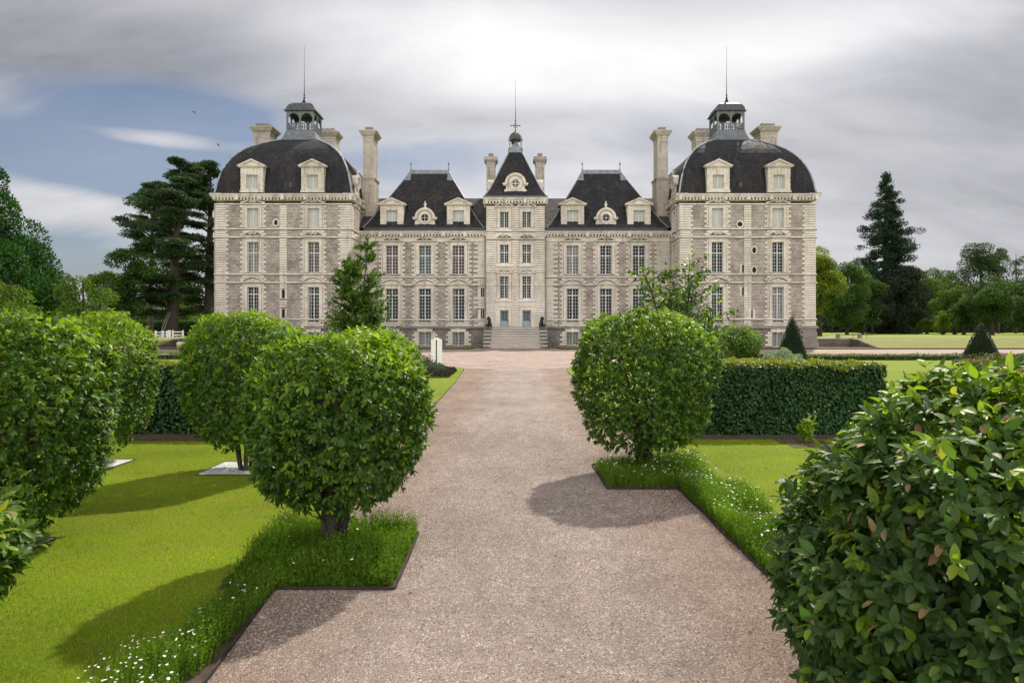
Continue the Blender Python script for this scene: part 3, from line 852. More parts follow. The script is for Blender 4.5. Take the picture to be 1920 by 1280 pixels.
def chimney(x0, x1, y0, y1, zb, zt, pots, along='x', parent=None, stage=None, band=0.42):
    c = MB()
    c.box(x0, x1, y0, y1, zb, zt-0.9)
    # sunk panels framed on every face
    for (a, b, yy, dy_) in ((x0, x1, y0, -0.035), (x0, x1, y1, 0.035)):
        lo, hi = sorted((yy, yy+dy_))
        zs0 = (stage+0.2) if stage else zb
        c.box(a, a+0.18, lo, hi, zs0, zt-1.1); c.box(b-0.18, b, lo, hi, zs0, zt-1.1)
        c.box(a, b, lo-0.001, hi+0.001, zt-1.3, zt-0.901)
    for (a, b, xx, dx_) in ((y0, y1, x0, -0.035), (y0, y1, x1, 0.035)):
        lo, hi = sorted((xx, xx+dx_))
        zs0 = (stage+0.2) if stage else zb
        c.box(lo, hi, a, a+0.18, zs0, zt-1.1); c.box(lo, hi, b-0.18, b, zs0, zt-1.1)
        c.box(lo-0.001, hi+0.001, a, b, zt-1.3, zt-0.902)
    if stage:
        c.box(x0-0.12, x1+0.12, y0-0.12, y1+0.12, zb-0.01, stage-0.32)
        k = zb
        while k < stage-0.4:
            c.box(x0-0.16, x1+0.16, y0-0.16, y1+0.16, k+0.02, min(k+0.27, stage-0.33)); k += 0.29
        c.box(x0-0.28, x1+0.28, y0-0.28, y1+0.28, stage-0.14, stage); c.box(x0-0.2, x1+0.2, y0-0.2, y1+0.2, stage-0.32, stage-0.141); c.box(x0-0.1, x1+0.1, y0-0.1, y1+0.1, stage+0.001, stage+0.16)
    o = ob('chimney', c, M['chimney_stone'], parent or castle)
    cap = MB()
    for e, a, b in ((0.08, 0.90, 0.80), (0.05, 0.799, 0.62), (0.14, 0.619, 0.50), (0.24, 0.499, 0.36), (0.34, 0.359, 0.22), (band, 0.219, 0.10), (band+0.05, 0.099, 0.0)):
        cap.box(x0-e, x1+e, y0-e, y1+e, zt-a, zt-b)
    ob('chimney_cap', cap, M['chimney_stone'], o)
    for k in range(pots):
        p = MB()
        if along == 'x': a = x0+0.1+(x1-x0-0.2)*(k+0.12)/pots; b = x0+0.1+(x1-x0-0.2)*(k+0.86)/pots; p.box(a, b, y0+0.15, y1-0.15, zt, zt+0.5)
        else: a = y0+0.1+(y1-y0-0.2)*(k+0.12)/pots; b = y0+0.1+(y1-y0-0.2)*(k+0.86)/pots; p.box(x0+0.15, x1-0.15, a, b, zt, zt+0.5)
        ob('chimney_pot', p, M['grey_stone'], o)
    return o

for S in (-1, 1):
    cx = S*PCX
    F = lambda u, d, z, cx=cx: (cx+u, YF-d, z)
    dmr_parent = castle
    FD = lambda u, d, z, cx=cx: (cx+u, YF-0.36-d, z)
    for u in (-3.32, 3.32):
        dormer(FD, u, 17.1, 19.95, 20.7, 1.24, 1.22, 17.45, 18.98, 1.3, dmr_parent)
    G = (lambda u, d, z, X=cx-S*PHW, s=-S: (X+s*d, YF+u, z))
    lucarne(G, 2.9, 17.0, 18.55, 1.05, 0.42, 1.1, 1.6, castle)
    # chimneys
    c1 = sorted((S*32.25, S*30.25)); chimney(c1[0], c1[1], 84.2, 86.4, 20.0, 27.05, 3, 'x')
    c2 = sorted((S*25.6, S*23.4)); chimney(c2[0], c2[1], 88.6, 90.6, 16.0, 27.75, 3, 'x')
    c3 = sorted((S*18.05, S*16.88)); chimney(c3[0], c3[1], 81.0, 83.3, 13.9, 25.65, 3, 'x', stage=20.1)

# ---------------------------------------------------------------- wings
wing_panes = {-1: {-14.29: ('g_red','g_dark'), -10.47: ('g_green','g_dark'), -6.6: ('g_red','g_dark')},
              1: {6.6: ('g_grey','g_dark'), 10.47: ('g_dark','g_dark'), 14.29: ('g_dark','g_dark')}}
for S in (-1, 1):
    F = lambda u, d, z: (u, YW-d, z)
    us = [S*6.6, S*10.47, S*14.29]
    a, b = sorted((S*3.4, S*18.04))
    wl = MB(F)
    holes = []; bh = []
    for u in us:
        holes += [(u-0.70, u+0.70, 8.48, 11.80), (u-0.70, u+0.70, 2.91, 6.81)]
        bh.append((u-0.70, u+0.70, 0.22, 1.79))
    sh = []
    if S < 0: sh = [(-3.80-0.2, -3.80+0.2, 5.92, 6.80), (-3.80-0.2, -3.80+0.2, 3.40, 4.30)]
    wall_holes(wl, a, b, 2.3, 12.2, holes+sh, 0.3, 0, 1)
    wall_holes(wl, a, b, 0, 2.3, bh, 0.3, 2, 1)
    wl.xf = None
    wl.poly([(a, YW+11, 0), (b, YW+11, 0), (b, YW+11, 13.4), (a, YW+11, 13.4)], 0)
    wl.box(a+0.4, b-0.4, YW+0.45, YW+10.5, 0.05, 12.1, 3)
    wall = ob('wall', wl, [M['wing_rubble'], M['stone_plain'], M['plinth'], M['room']], castle, recalc=False)
    q = MB(F)
    # stone strips beside centre and beside the pavilion
    i0, i1 = sorted((S*3.3, S*(4.35 if S < 0 else 4.4)))
    skp = [(5.85, 6.85), (3.33, 4.35)] if S < 0 else []
    quoins(q, i0, i1, 2.42, 12.15, 0.5 if S < 0 else 0, 0.5 if S > 0 else 0, skip=skp)
    if S < 0:
        for z0, z1 in skp:
            q.box(-4.35, -4.0, -0.02, 0.045, z0, z1); q.box(-3.6, -3.3, -0.02, 0.045, z0, z1)
    i0, i1 = sorted((S*16.35, S*18.04))
    quoins(q, i0, i1, 2.42, 12.15, 0.0 if S < 0 else 0.3, 0.3 if S < 0 else 0.0)
    for u in us:
        for (z0, z1) in ((8.28,12.15),(7.40,8.0),(2.42,7.08)):
            quoins(q, u-0.70-0.33-0.22, u-0.70-0.31, z0, z1, 0.26, 0); quoins(q, u+0.70+0.31, u+0.70+0.33+0.22, z0, z1, 0, 0.26)
        quoins(q, u-0.70-0.50, u-0.70, 0.25, 1.85, 0.26, 0, 0.27); quoins(q, u+0.70, u+0.70+0.50, 0.25, 1.85, 0, 0.26, 0.27)
        q.prism([(u-0.82,1.81),(u+0.82,1.81),(u+0.92,2.16),(u-0.92,2.16)], -0.02, 0.13)
        q.prism([(u-0.14,1.74),(u+0.14,1.74),(u+0.2,2.22),(u-0.2,2.22)], 0, 0.19)
        q.box(u-1.02, u+1.02, -0.02, 0.035, 7.35, 8.05); q.box(u-1.02, u+1.02, -0.02, 0.035, 2.44, 2.85)
    q.box(a, b, -0.02, 0.03, 12.2, 12.9)
    ob('quoins', q, [M['stone'], M['joint']], wall)
    c = MB(F)
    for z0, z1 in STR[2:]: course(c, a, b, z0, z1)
    c.box(a, b, -0.02, 0.22, 2.22, 2.42, 1); c.box(a, b, -0.02, 0.12, 2.421, 2.50, 1)
    ob('string_course', c, [M['stone_plain'], M['grey_stone'], M['dirt_shade']], wall)
    e = MB(); cornice(e, a+0.0, b-0.0, YW, YW+11, 12.20, 13.42, 0.5, ('f',))
    ob('cornice', e, [M['stone_plain'], M['dirt_shade']], wall)
    ped = F
    for u in us: pediment(ped, 's', u, 7.38, 1.38, 0.60); pediment(ped, 'c', u, 12.32, 1.38, 0.46)
    g = MB(); g.box(*sorted((S*3.45, S*17.5)), YW-0.52, YW+0.3, 13.422, 13.78)
    ob('gutter', g, M['lead_dark'], wall)
    for u in us:
        p2, p1 = wing_panes[S][u]
        window(F, u, 8.48, 11.80, 1.40, 4, 9, 0.64, p2, sill=False)
        window(F, u, 2.91, 6.81, 1.40, 4, 10, 0.80, p1)
        window(F, u, 0.22, 1.79, 1.40, 4, 4, None, 'g_grey', surround=False, bars=True)
    for h in sh:
        s = MB(F); s.box(h[0], h[1], -0.22, -0.2, h[2], h[3])
        o = ob('slit_window', s, M['g_dark'], castle)
        s = MB(F); s.box((h[0]+h[1])/2-0.03, (h[0]+h[1])/2+0.03, -0.2, -0.15, h[2], h[3]); ob('window_frame', s, M['white_paint'], o)
    # roofs of the wing: low connecting roof, then the tall hipped one
    r = MB(); yb = YW+11
    x0, x1 = sorted((S*3.2, S*18.6))
    r.poly([(x0, YW-0.35, 13.78), (x1, YW-0.35, 13.78), (x1, YW+5.5, 18.3), (x0, YW+5.5, 18.3)])
    r.poly([(x0, yb+0.35, 13.78), (x1, yb+0.35, 13.78), (x1, YW+5.5, 18.3), (x0, YW+5.5, 18.3)])
    r.poly([(x0, YW-0.35, 13.78), (x0, yb+0.35, 13.78), (x0, YW+5.5, 18.3)]); r.poly([(x1, YW-0.35, 13.78), (x1, yb+0.35, 13.78), (x1, YW+5.5, 18.3)])
    lowroof = ob('roof', r, M['slate_pale'], castle)
    cxr = S*10.6
    lv = [(6.95, 6.0, 13.79), (6.35, 5.30, 14.6), (5.75, 4.72, 15.55), (3.05, 1.1, 20.3), (2.33, 0.06, 21.7)]
    hr = MB()
    rings = [[(cxr-a_, YW+5.5-b_, z), (cxr+a_, YW+5.5-b_, z), (cxr+a_, YW+5.5+b_, z), (cxr-a_, YW+5.5+b_, z)] for a_, b_, z in lv]
    for k in range(len(rings)-1):
        for j in range(4): hr.poly([rings[k][j], rings[k][(j+1)%4], rings[k+1][(j+1)%4], rings[k+1][j]])
    hr.poly(rings[-1])
    hip = ob('roof', hr, M['slate'], castle)
    fl = MB()
    for j in range(4):
        fl.tube([Vector(rr[j])+Vector((0,0,0.02)) for rr in rings], 0.06, 6)
    zA = 21.25; tA = (zA-20.3)/1.4
    la = 3.05+(2.33-3.05)*tA; lb = 1.1+(0.06-1.1)*tA
    for sg in (-1, 1):
        yy = YW+5.5
        fl.poly([(cxr-la, yy+sg*(lb+0.04), zA), (cxr+la, yy+sg*(lb+0.04), zA), (cxr+2.33, yy+sg*0.09, 21.74), (cxr-2.33, yy+sg*0.09, 21.74)])
        # lead corner pieces
        fl.poly([(cxr-3.05-0.03, yy+sg*(1.1+0.05), 20.3), (cxr-2.25, yy+sg*(1.1+0.05), 20.3), (cxr-2.25, yy+sg*(lb+0.05), zA), (cxr-la-0.03, yy+sg*(lb+0.05), zA)])
        fl.poly([(cxr+3.05+0.03, yy+sg*(1.1+0.05), 20.3), (cxr+2.25, yy+sg*(1.1+0.05), 20.3), (cxr+2.25, yy+sg*(lb+0.05), zA), (cxr+la+0.03, yy+sg*(lb+0.05), zA)])
    fl.tube([(cxr-2.33, YW+5.5, 21.76), (cxr+2.33, YW+5.5, 21.76)], 0.07, 6)
    ob('ridge_flashing', fl, M['lead'], hip, recalc=False)
    for sg in (-1, 1):
        f = MB(); f.lathe([(0.09,21.7),(0.10,21.85),(0.04,22.0),(0.035,22.4),(0.10,22.5),(0.10,22.6),(0.02,22.72),(0.015,22.95)], cxr+sg*2.33, YW+5.5, 8)
        ob('finial', f, M['lead_mid'], hip)
    G = lambda u, d, z: (u, YW-0.1-d, z)
    for u in (S*6.6, S*14.29): dormer(G, u, 13.8, 16.55, 17.3, 1.34, 1.30, 14.05, 15.85, 2.2, castle)
    lucarne(G, S*10.47, 13.8, 14.98, 1.12, 0.46, 1.15, 1.9, castle)

# ---------------------------------------------------------------- centre
F = lambda u, d, z: (u, YC-d, z)
HW = 3.29; us = (-1.28, 1.28)
wl = MB(F)
holes = []
for u in us: holes += [(u-0.5,u+0.5,13.74,15.55), (u-0.5,u+0.5,9.67,11.80), (u-0.5,u+0.5,5.63,8.17), (u-0.5,u+0.5,2.36,4.3)]
wall_holes(wl, -HW, HW, 2.3, 16.1, holes, 0.3, 0, 0)
wall_holes(wl, -HW-0.12, HW+0.12, 0.0, 2.3, [], 0.3, 1, 0)
wl.xf = None
for s in (-1, 1):
    wl.poly([(s*HW, YC, 2.3), (s*HW, YC+7, 2.3), (s*HW, YC+7, 16.1), (s*HW, YC, 16.1)], 0)
    wl.poly([(s*(HW+0.12), YC, 0), (s*(HW+0.12), YC+7, 0), (s*(HW+0.12), YC+7, 2.3), (s*(HW+0.12), YC, 2.3)], 1)
wl.poly([(-HW, YC+7, 0), (HW, YC+7, 0), (HW, YC+7, 16.1), (-HW, YC+7, 16.1)], 0)
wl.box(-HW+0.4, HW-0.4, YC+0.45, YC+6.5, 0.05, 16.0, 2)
wall = ob('wall', wl, [M['stone'], M['plinth'], M['room']], castle, recalc=False)
q = MB(F)
bands = [(2.42, 7.0), (7.0, 12.3), (12.5, 13.2), (13.42, 16.05)]
for z0, z1 in ((2.42, 12.28), (12.50, 13.26), (13.45, 16.05)):
    quoins(q, -HW, -HW+0.98, z0, z1, 0, 0, 0.268); quoins(q, HW-0.98, HW, z0, z1, 0, 0, 0.268)
    quoins(q, -0.40, 0.40, z0, z1, 0, 0, 0.268)
for s in (-1, 1):
    q.xf = lambda u, d, z, s=s: (s*(HW+d), YC+u, z)
    quoins(q, 0, 0.8, 2.42, 16.05, 0, 0, 0.268); quoins(q, 0.8, 7, 13.9, 16.05, 0, 0, 0.268)
ob('quoins', q, [M['stone'], M['joint']], wall)
c = MB(F)
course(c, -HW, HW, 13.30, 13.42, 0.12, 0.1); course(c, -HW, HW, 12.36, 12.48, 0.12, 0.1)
for u in us:
    c.box(u-0.98, u+0.98, -0.02, 0.14, 9.26, 9.42); c.box(u-0.98, u+0.98, -0.02, 0.15, 5.26, 5.42)
    c.box(u-0.86, u+0.86, -0.02, 0.06, 4.66, 5.24); c.box(u-0.56, u+0.56, 0.05, 0.085, 4.72, 5.2)
c.box(-HW, HW, -0.02, 0.1, 8.60, 8.68); c.box(-HW, HW, -0.02, 0.1, 7.15, 7.24)
c.box(-HW-0.2, HW+0.2, -0.02, 0.2, 2.18, 2.4, 1)
ob('string_course', c, [M['stone_plain'], M['grey_stone'], M['dirt_shade']], wall)
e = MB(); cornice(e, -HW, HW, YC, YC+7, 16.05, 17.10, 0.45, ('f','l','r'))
ob('cornice', e, [M['stone_plain'], M['dirt_shade']], wall)
ped = F
for u in us:
    pediment(ped, 'c', u, 12.5, 1.08, 0.48); pediment(ped, 'c', u, 16.15, 1.08, 0.42)
    pediment(ped, 's', u, 8.62, 1.02, 0.46); pediment(ped, 'c', u, 8.66, 0.7, 0.36)
for u in us:
    window(F, u, 13.74, 15.55, 1.0, 4, 6, None, 'g_dark', sill=False)
    window(F, u, 9.67, 11.80, 1.0, 4, 7, 0.58, 'g_dark', sill=False)
    window(F, u, 5.63, 8.17, 1.0, 4, 8, None, 'g_dark', sill=False)
    # door
    d = MB(F); hw = 0.5; z0, z1 = 2.36, 4.3; dd = -0.2
    d.box(u-hw, u+hw, dd-0.08, dd, z0, z0+0.72)
    d.box(u-hw, u-hw+0.15, dd-0.08, dd, z0+0.72, z1); d.box(u+hw-0.15, u+hw, dd-0.08, dd, z0+0.72, z1)
    d.box(u-hw+0.15, u+hw-0.15, dd-0.08, dd, z1-0.16, z1)
    d.box(u-hw+0.1, u+hw-0.1, dd-0.01, dd+0.025, z0+0.1, z0+0.45); d.box(u-hw+0.02, u+hw-0.02, dd-0.01, dd+0.03, z0+0.56, z0+0.64)
    for k in range(1, 4):
        x = u-0.35+0.7*k/4; d.box(x-0.018, x+0.018, dd-0.06, dd-0.02, z0+0.72, z1-0.16)
        z = z0+0.72+(z1-0.16-z0-0.72)*k/4; d.box(u-0.35, u+0.35, dd-0.06, dd-0.022, z-0.018, z+0.018)
    do = ob('door', d, M['door_paint'], castle)
    g = MB(F); g.box(u-0.35, u+0.35, dd-0.075, dd-0.061, z0+0.72, z1-0.16); ob('door_glass', g, M['g_dark'], do)
    g = MB(F); g.box(u+0.36, u+0.42, dd, dd+0.05, z0+0.7, z0+0.8); g.tube([(u+0.39, dd+0.05, z0+0.75), (u+0.39, dd+0.09, z0+0.75), (u+0.30, dd+0.09, z0+0.75)], 0.012, 6); ob('door_handle', g, M['iron'], do)
    s = MB(F)
    s.box(u-hw-0.3, u-hw, -0.01, 0.07, z0, z1); s.box(u+hw, u+hw+0.3, -0.01, 0.07, z0, z1); s.box(u-hw-0.3, u+hw+0.3, -0.01, 0.072, z1, z1+0.3)
    ob('door_surround', s, M['stone_plain'], do)
# pyramid roof
pcy = YC+3.5
pr = MB(); pr.sqlathe([(3.72,17.10),(3.66,17.36)], 0, pcy, k=1.0)
pyr_lead = pr
py_ = MB(); prof = [(3.55,17.36),(3.2,17.9),(2.72,18.75),(0.78,23.1)]
py_.sqlathe(prof, 0, pcy)
pyr = ob('roof', py_, M['slate'], castle)
ob('gutter', pr, M['lead_mid'], pyr)
for a in (-1,1):
    for b in (-1,1):
        fl = MB(); fl.tube([(a*r, pcy+b*r, z+0.02) for r, z in prof], 0.075, 6)
        ob('hip_flashing', fl, M['lead_rib'], pyr)
lan = MB(); lan.sqlathe([(0.84,23.05),(0.84,23.2),(0.78,23.22)], 0, pcy); lan.sqlathe([(0.80,23.2),(0.05,24.75)], 0, pcy)
for a in (-1,1):
    for b in (-1,1):
        lan.tube([(a*0.68, pcy+b*0.68, 23.2), (a*0.68, pcy+b*0.68, 24.72)], 0.07, 6)
        lan.tube([(a*0.80, pcy+b*0.80, 23.1), (a*0.80, pcy+b*0.80, 23.55)], 0.09, 6)
bt_ = ob('bell_turret', lan, M['lead'], castle)
cu = MB(); cu.lathe([(0.86,24.66),(0.88,24.78),(0.80,24.84),(0.76,25.05),(0.66,25.3),(0.48,25.52),(0.25,25.66),(0.06,25.72)], 0, pcy, 8)
ob('cupola', cu, M['cupola'], bt_)
sp = MB(); sp.lathe([(0.10,25.7),(0.10,25.82),(0.045,25.95),(0.04,27.6),(0.02,29),(0.012,31.8)], 0, pcy, 6)
for s in (-1,1):
    sp.tube([(0, pcy, 26.45), (s*0.52, pcy, 26.45)], 0.035, 6); sp.lathe([(0.02,26.37),(0.09,26.42),(0.09,26.48),(0.02,26.53)], s*0.52, pcy, 6)
for k in range(12):
    a, b = 2*PI*k/12, 2*PI*(k+1)/12
    sp.tube([(0.23*math.cos(a), pcy, 26.45+0.23*math.sin(a)), (0.23*math.cos(b), pcy, 26.45+0.23*math.sin(b))], 0.03, 5, cap=False)
sp.lathe([(0.02,27.0),(0.09,27.06),(0.09,27.12),(0.02,27.18)], 0, pcy, 6)
ob('spire', sp, M['iron'], bt_)
bell = MB(); bell.lathe([(0.20,24.2),(0.17,24.28),(0.12,24.4),(0.09,24.52),(0.02,24.58)], -0.32, pcy-0.2, 10)
ob('bell', bell, M['iron'], bt_)
G = lambda u, d, z: (u, YC+0.35-d, z)
lucarne(G, 0, 17.38, 18.85, 1.18, 0.50, 1.25, 2.6, castle, finial=False, tracery=True)
for s in (-1, 1):   # side lucarnes and slim chimneys
    G = lambda u, d, z, s=s: (s*(HW-0.2+d), pcy+u, z)
    lucarne(G, 0, 17.38, 18.75, 1.15, 0.48, 1.2, 2.2, castle, finial=False)
    a, b = sorted((s*3.65, s*2.45))
    chimney(a+0.1, b-0.1, 84.6, 86.2, 14.0, 23.45, 1, 'x', band=0.24)

# downpipes
for x, y, z1 in ((-3.55, YW-0.12, 12.9), (3.55, YW-0.12, 12.9), (17.85, YW-0.14, 12.9), (-17.85, YW-0.14, 12.9), (-PCX-PHW-0.1, YF-0.0, 15.9)):
    p = MB(); p.tube([(x, y, 0.2), (x, y, z1)], 0.055, 6)
    z = 1.0
    while z < z1: p.tube([(x, y, z), (x, y, z+0.06)], 0.075, 6); z += 2.4
    ob('downpipe', p, M['pipe'], castle)

# ---------------------------------------------------------------- steps
NS = 12; rise = 2.34/NS; tread = 0.35
ys = YC-1.75-tread*NS
st = MB()
for k in range(NS):
    y0 = ys+k*tread
    hw = 2.72
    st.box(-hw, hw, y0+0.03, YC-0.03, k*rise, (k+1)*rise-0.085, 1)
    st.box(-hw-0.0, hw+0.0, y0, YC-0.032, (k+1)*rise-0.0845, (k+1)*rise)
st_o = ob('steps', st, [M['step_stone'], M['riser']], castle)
for s in (-1, 1):
    sd = MB()
    for k in range(NS//2):
        kk = 2*k+2
        y0 = ys+2*k*tread-0.06
        a, b = sorted((s*2.66, s*3.36))
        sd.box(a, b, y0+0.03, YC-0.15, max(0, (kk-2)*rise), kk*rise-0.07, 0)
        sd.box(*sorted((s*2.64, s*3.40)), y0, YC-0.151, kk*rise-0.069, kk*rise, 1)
    ob('stepped_parapet', sd, [M['riser'], M['step_stone']], castle)
for s in (-1, 1):
    rl = MB()
    x = s*3.42
    rl.tube([(x, ys+0.1, 0), (x, ys+0.1, 0.9), (x, YC-1.6, 3.1), (x, YC-0.6, 3.15), (x, YC-0.6, 2.3)], 0.028, 6)
    ob('handrail', rl, M['lead'], castle)
    bk = MB()
    for k in range(2):
        a = s*(3.55+k*0.95)
        bk.tube([(a, ys+1.6, 0), (a, ys+1.6, 0.62)], 0.025, 6)
    bk.tube([(s*3.55, ys+1.6, 0.60), (s*4.5, ys+1.6, 0.60)], 0.025, 6); bk.tube([(s*3.75, ys+1.6, 0.18), (s*4.5, ys+1.6, 0.5)], 0.02, 6); bk.tube([(s*3.55, ys+1.6, 0.15), (s*4.5, ys+1.6, 0.15)], 0.02, 6)
    o = ob('iron_rail', bk, M['iron'])
    tag(o, 'low dark iron guard rail on the ground at the %s end of the castle steps' % ('left' if s < 0 else 'right'), 'railing')

# stone lions on the end blocks: one skinned body each
def skin(name, pts, edges, radii, m, parent=None, levels=1):
    me = bpy.data.meshes.new(name); me.from_pydata(pts, edges, [])
    o = bpy.data.objects.new(name, me); COL.objects.link(o)
    md = o.modifiers.new('skin', 'SKIN')
    for i, r in enumerate(radii):
        rr = r if hasattr(r, '__len__') else (r, r)
        me.skin_vertices[0].data[i].radius = rr
    me.skin_vertices[0].data[0].use_root = True
    o.modifiers.new('sub', 'SUBSURF').levels = levels; o.modifiers['sub'].render_levels = levels
    me.materials.append(m)
    if parent: o.parent = parent
    return o
for s in (-1, 1):
    t = thing('stone_lion', 'blackened seated stone lion on the %s parapet of the castle steps' % ('left' if s < 0 else 'right'), 'statue', (s*3.02-s*0.05, YC-2.3, 2.34), 'stone lions at the head of the steps')
    f = s  # faces outward-ish, toward the camera
    pts = [(0,0.35,0.35),(0,0.1,0.55),(0,-0.12,0.80),(0,-0.22,1.02),(0,-0.42,1.06),   # rump, back, chest, head, muzzle
           (0.15,-0.28,0.45),(0.15,-0.36,0.06),(-0.15,-0.28,0.45),(-0.15,-0.36,0.06),
           (0.24,0.25,0.22),(0.26,-0.05,0.08),(-0.24,0.25,0.22),(-0.26,-0.05,0.08),
           (0,0.6,0.15),(s*0.3,0.62,0.25),(s*0.36,0.55,0.5),
           (0.0,-0.05,1.16)]
    ed = [(0,1),(1,2),(2,3),(3,4),(2,5),(5,6),(2,7),(7,8),(0,9),(9,10),(0,11),(11,12),(0,13),(13,14),(14,15),(3,16)]
    rd = [0.27,0.25,0.27,0.24,0.12,0.11,0.08,0.11,0.08,0.17,0.09,0.17,0.09,0.07,0.05,0.07,0.14]
    skin('lion_body', pts, ed, rd, M['black_stone'], t)
    b = MB(); b.box(-0.36,0.36,-0.55,0.7,0,0.10); ob('plinth', b, M['black_stone'], t, world=False)
    sh_ = MB(); sh_.prism([(0.10,0.3),(0.42,0.3),(0.46,0.75),(0.26,0.95),(0.06,0.75)], -0.52, -0.44)
    o = ob('shield', sh_, M['grey_stone'], t, world=False); o.scale = (s, 1, 1)
# ================================================================== GROUND
def smooth01(t): t = np.clip(t, 0, 1); return t*t*(3-2*t)
def H(X, Y):
    """terrain height: the park and the moat banks lie about 1 m above the courtyard"""
    X = np.asarray(X, float); Y = np.asarray(Y, float)
    ax = np.abs(X)
    bank = smooth01((Y-71.6)/7.0)
    far = np.where(ax > 38.6, bank, np.where(ax > 33.5, (Y > 78.9)*1.0, np.where(Y > 92, smooth01((Y-92)/6), 0.0)))
    return far*1.0 + 0.0*X
def leafmat(name, c_lo, c_mid, c_hi, trans=0.35, rough=0.42, spec=0.4, hi_at=0.85, patch=1.5, patch_amt=0.25):
    m = bpy.data.materials.new(name); m.use_nodes = True
    t = NT(m.node_tree)
    out = t.new('ShaderNodeOutputMaterial')
    geo = t.new('ShaderNodeNewGeometry')
    ri = geo.outputs['Random Per Island']
    col = t.ramp(ri, [(0.0, c_lo), (0.55, c_mid), (hi_at, c_mid), (1.0, c_hi)])
    n = t.noise(objc(t), patch, 3)
    k = t.mapr(n, 0.3, 0.7, 1-patch_amt, 1+patch_amt, 'LINEAR')
    col = t.mix(1.0, col, t.new('ShaderNodeCombineXYZ', inp={0: k, 1: k, 2: k}).outputs[0], 'MULTIPLY')
    b = t.new('ShaderNodeBsdfPrincipled', inp={'Base Color': col, 'Roughness': rough, 'Specular IOR Level': spec})
    tc_ = t.mix(1.0, col, (1.25, 1.35, 0.45), 'MULTIPLY')
    tr = t.new('ShaderNodeBsdfTranslucent', inp={'Color': tc_})
    ms = t.new('ShaderNodeMixShader', inp={0: trans, 1: b.outputs[0], 2: tr.outputs[0]})
    t.link(ms.outputs[0], out.inputs[0])
    return m
def straw(m, amt=0.55):
    t = m.node_tree; n = t.nodes; b = next(x for x in n if x.type == 'BSDF_PRINCIPLED')
    src = b.inputs['Base Color'].links[0].from_socket
    tcn = n.new('ShaderNodeTexCoord'); nz = n.new('ShaderNodeTexNoise'); nz.inputs['Scale'].default_value = 0.9; nz.inputs['Detail'].default_value = 6
    t.links.new(tcn.outputs['Object'], nz.inputs['Vector'])
    mr = n.new('ShaderNodeMapRange'); mr.inputs[1].default_value = 0.44; mr.inputs[2].default_value = 0.68; mr.inputs[4].default_value = amt
    t.links.new(nz.outputs['Fac'], mr.inputs[0])
    mx = n.new('ShaderNodeMix'); mx.data_type = 'RGBA'; mx.inputs[7].default_value = (0.40, 0.34, 0.09, 1)
    t.links.new(mr.outputs[0], mx.inputs[0]); t.links.new(src, mx.inputs[6])
    for l in list(src.links):
        if l.to_node != mx: s_ = l.to_socket; t.links.new(mx.outputs[2], s_)
def grassmat(name, cols, blade=False):
    m, t, b, out = mat(name)
    o = objc(t)
    n1 = t.noise(o, 0.35, 5, 0.6); n2 = t.noise(o, 2.3, 5, 0.65); n3 = t.noise(t.new('ShaderNodeMapping', inp={'Vector': o, 'Scale': (1, 0.6, 1)}).outputs[0], 38, 4, 0.7)
    c = t.mix(t.mapr(n1, 0.35, 0.65), cols[0], cols[1])
    c = t.mix(t.math('MULTIPLY', t.mapr(n2, 0.46, 0.72), 0.75), c, cols[2])
    c = t.mix(t.math('MULTIPLY', t.mapr(n3, 0.42, 0.64), 0.55), c, cols[3])
    t.link(c, b.inputs['Base Color']); b.inputs['Roughness'].default_value = 0.8
    b.inputs['Specular IOR Level'].default_value = 0.15
    bump(t, b, t.math('ADD', n3, t.noise(o, 120, 2)), 0.9, 0.03)
    return m
M['lawn'] = grassmat('lawn grass', [(0.18,0.26,0.010), (0.245,0.31,0.012), (0.28,0.29,0.035), (0.10,0.175,0.008)])
M['bank'] = grassmat('dry bank grass', [(0.20,0.22,0.055), (0.25,0.25,0.07), (0.29,0.26,0.11), (0.13,0.15,0.035)])

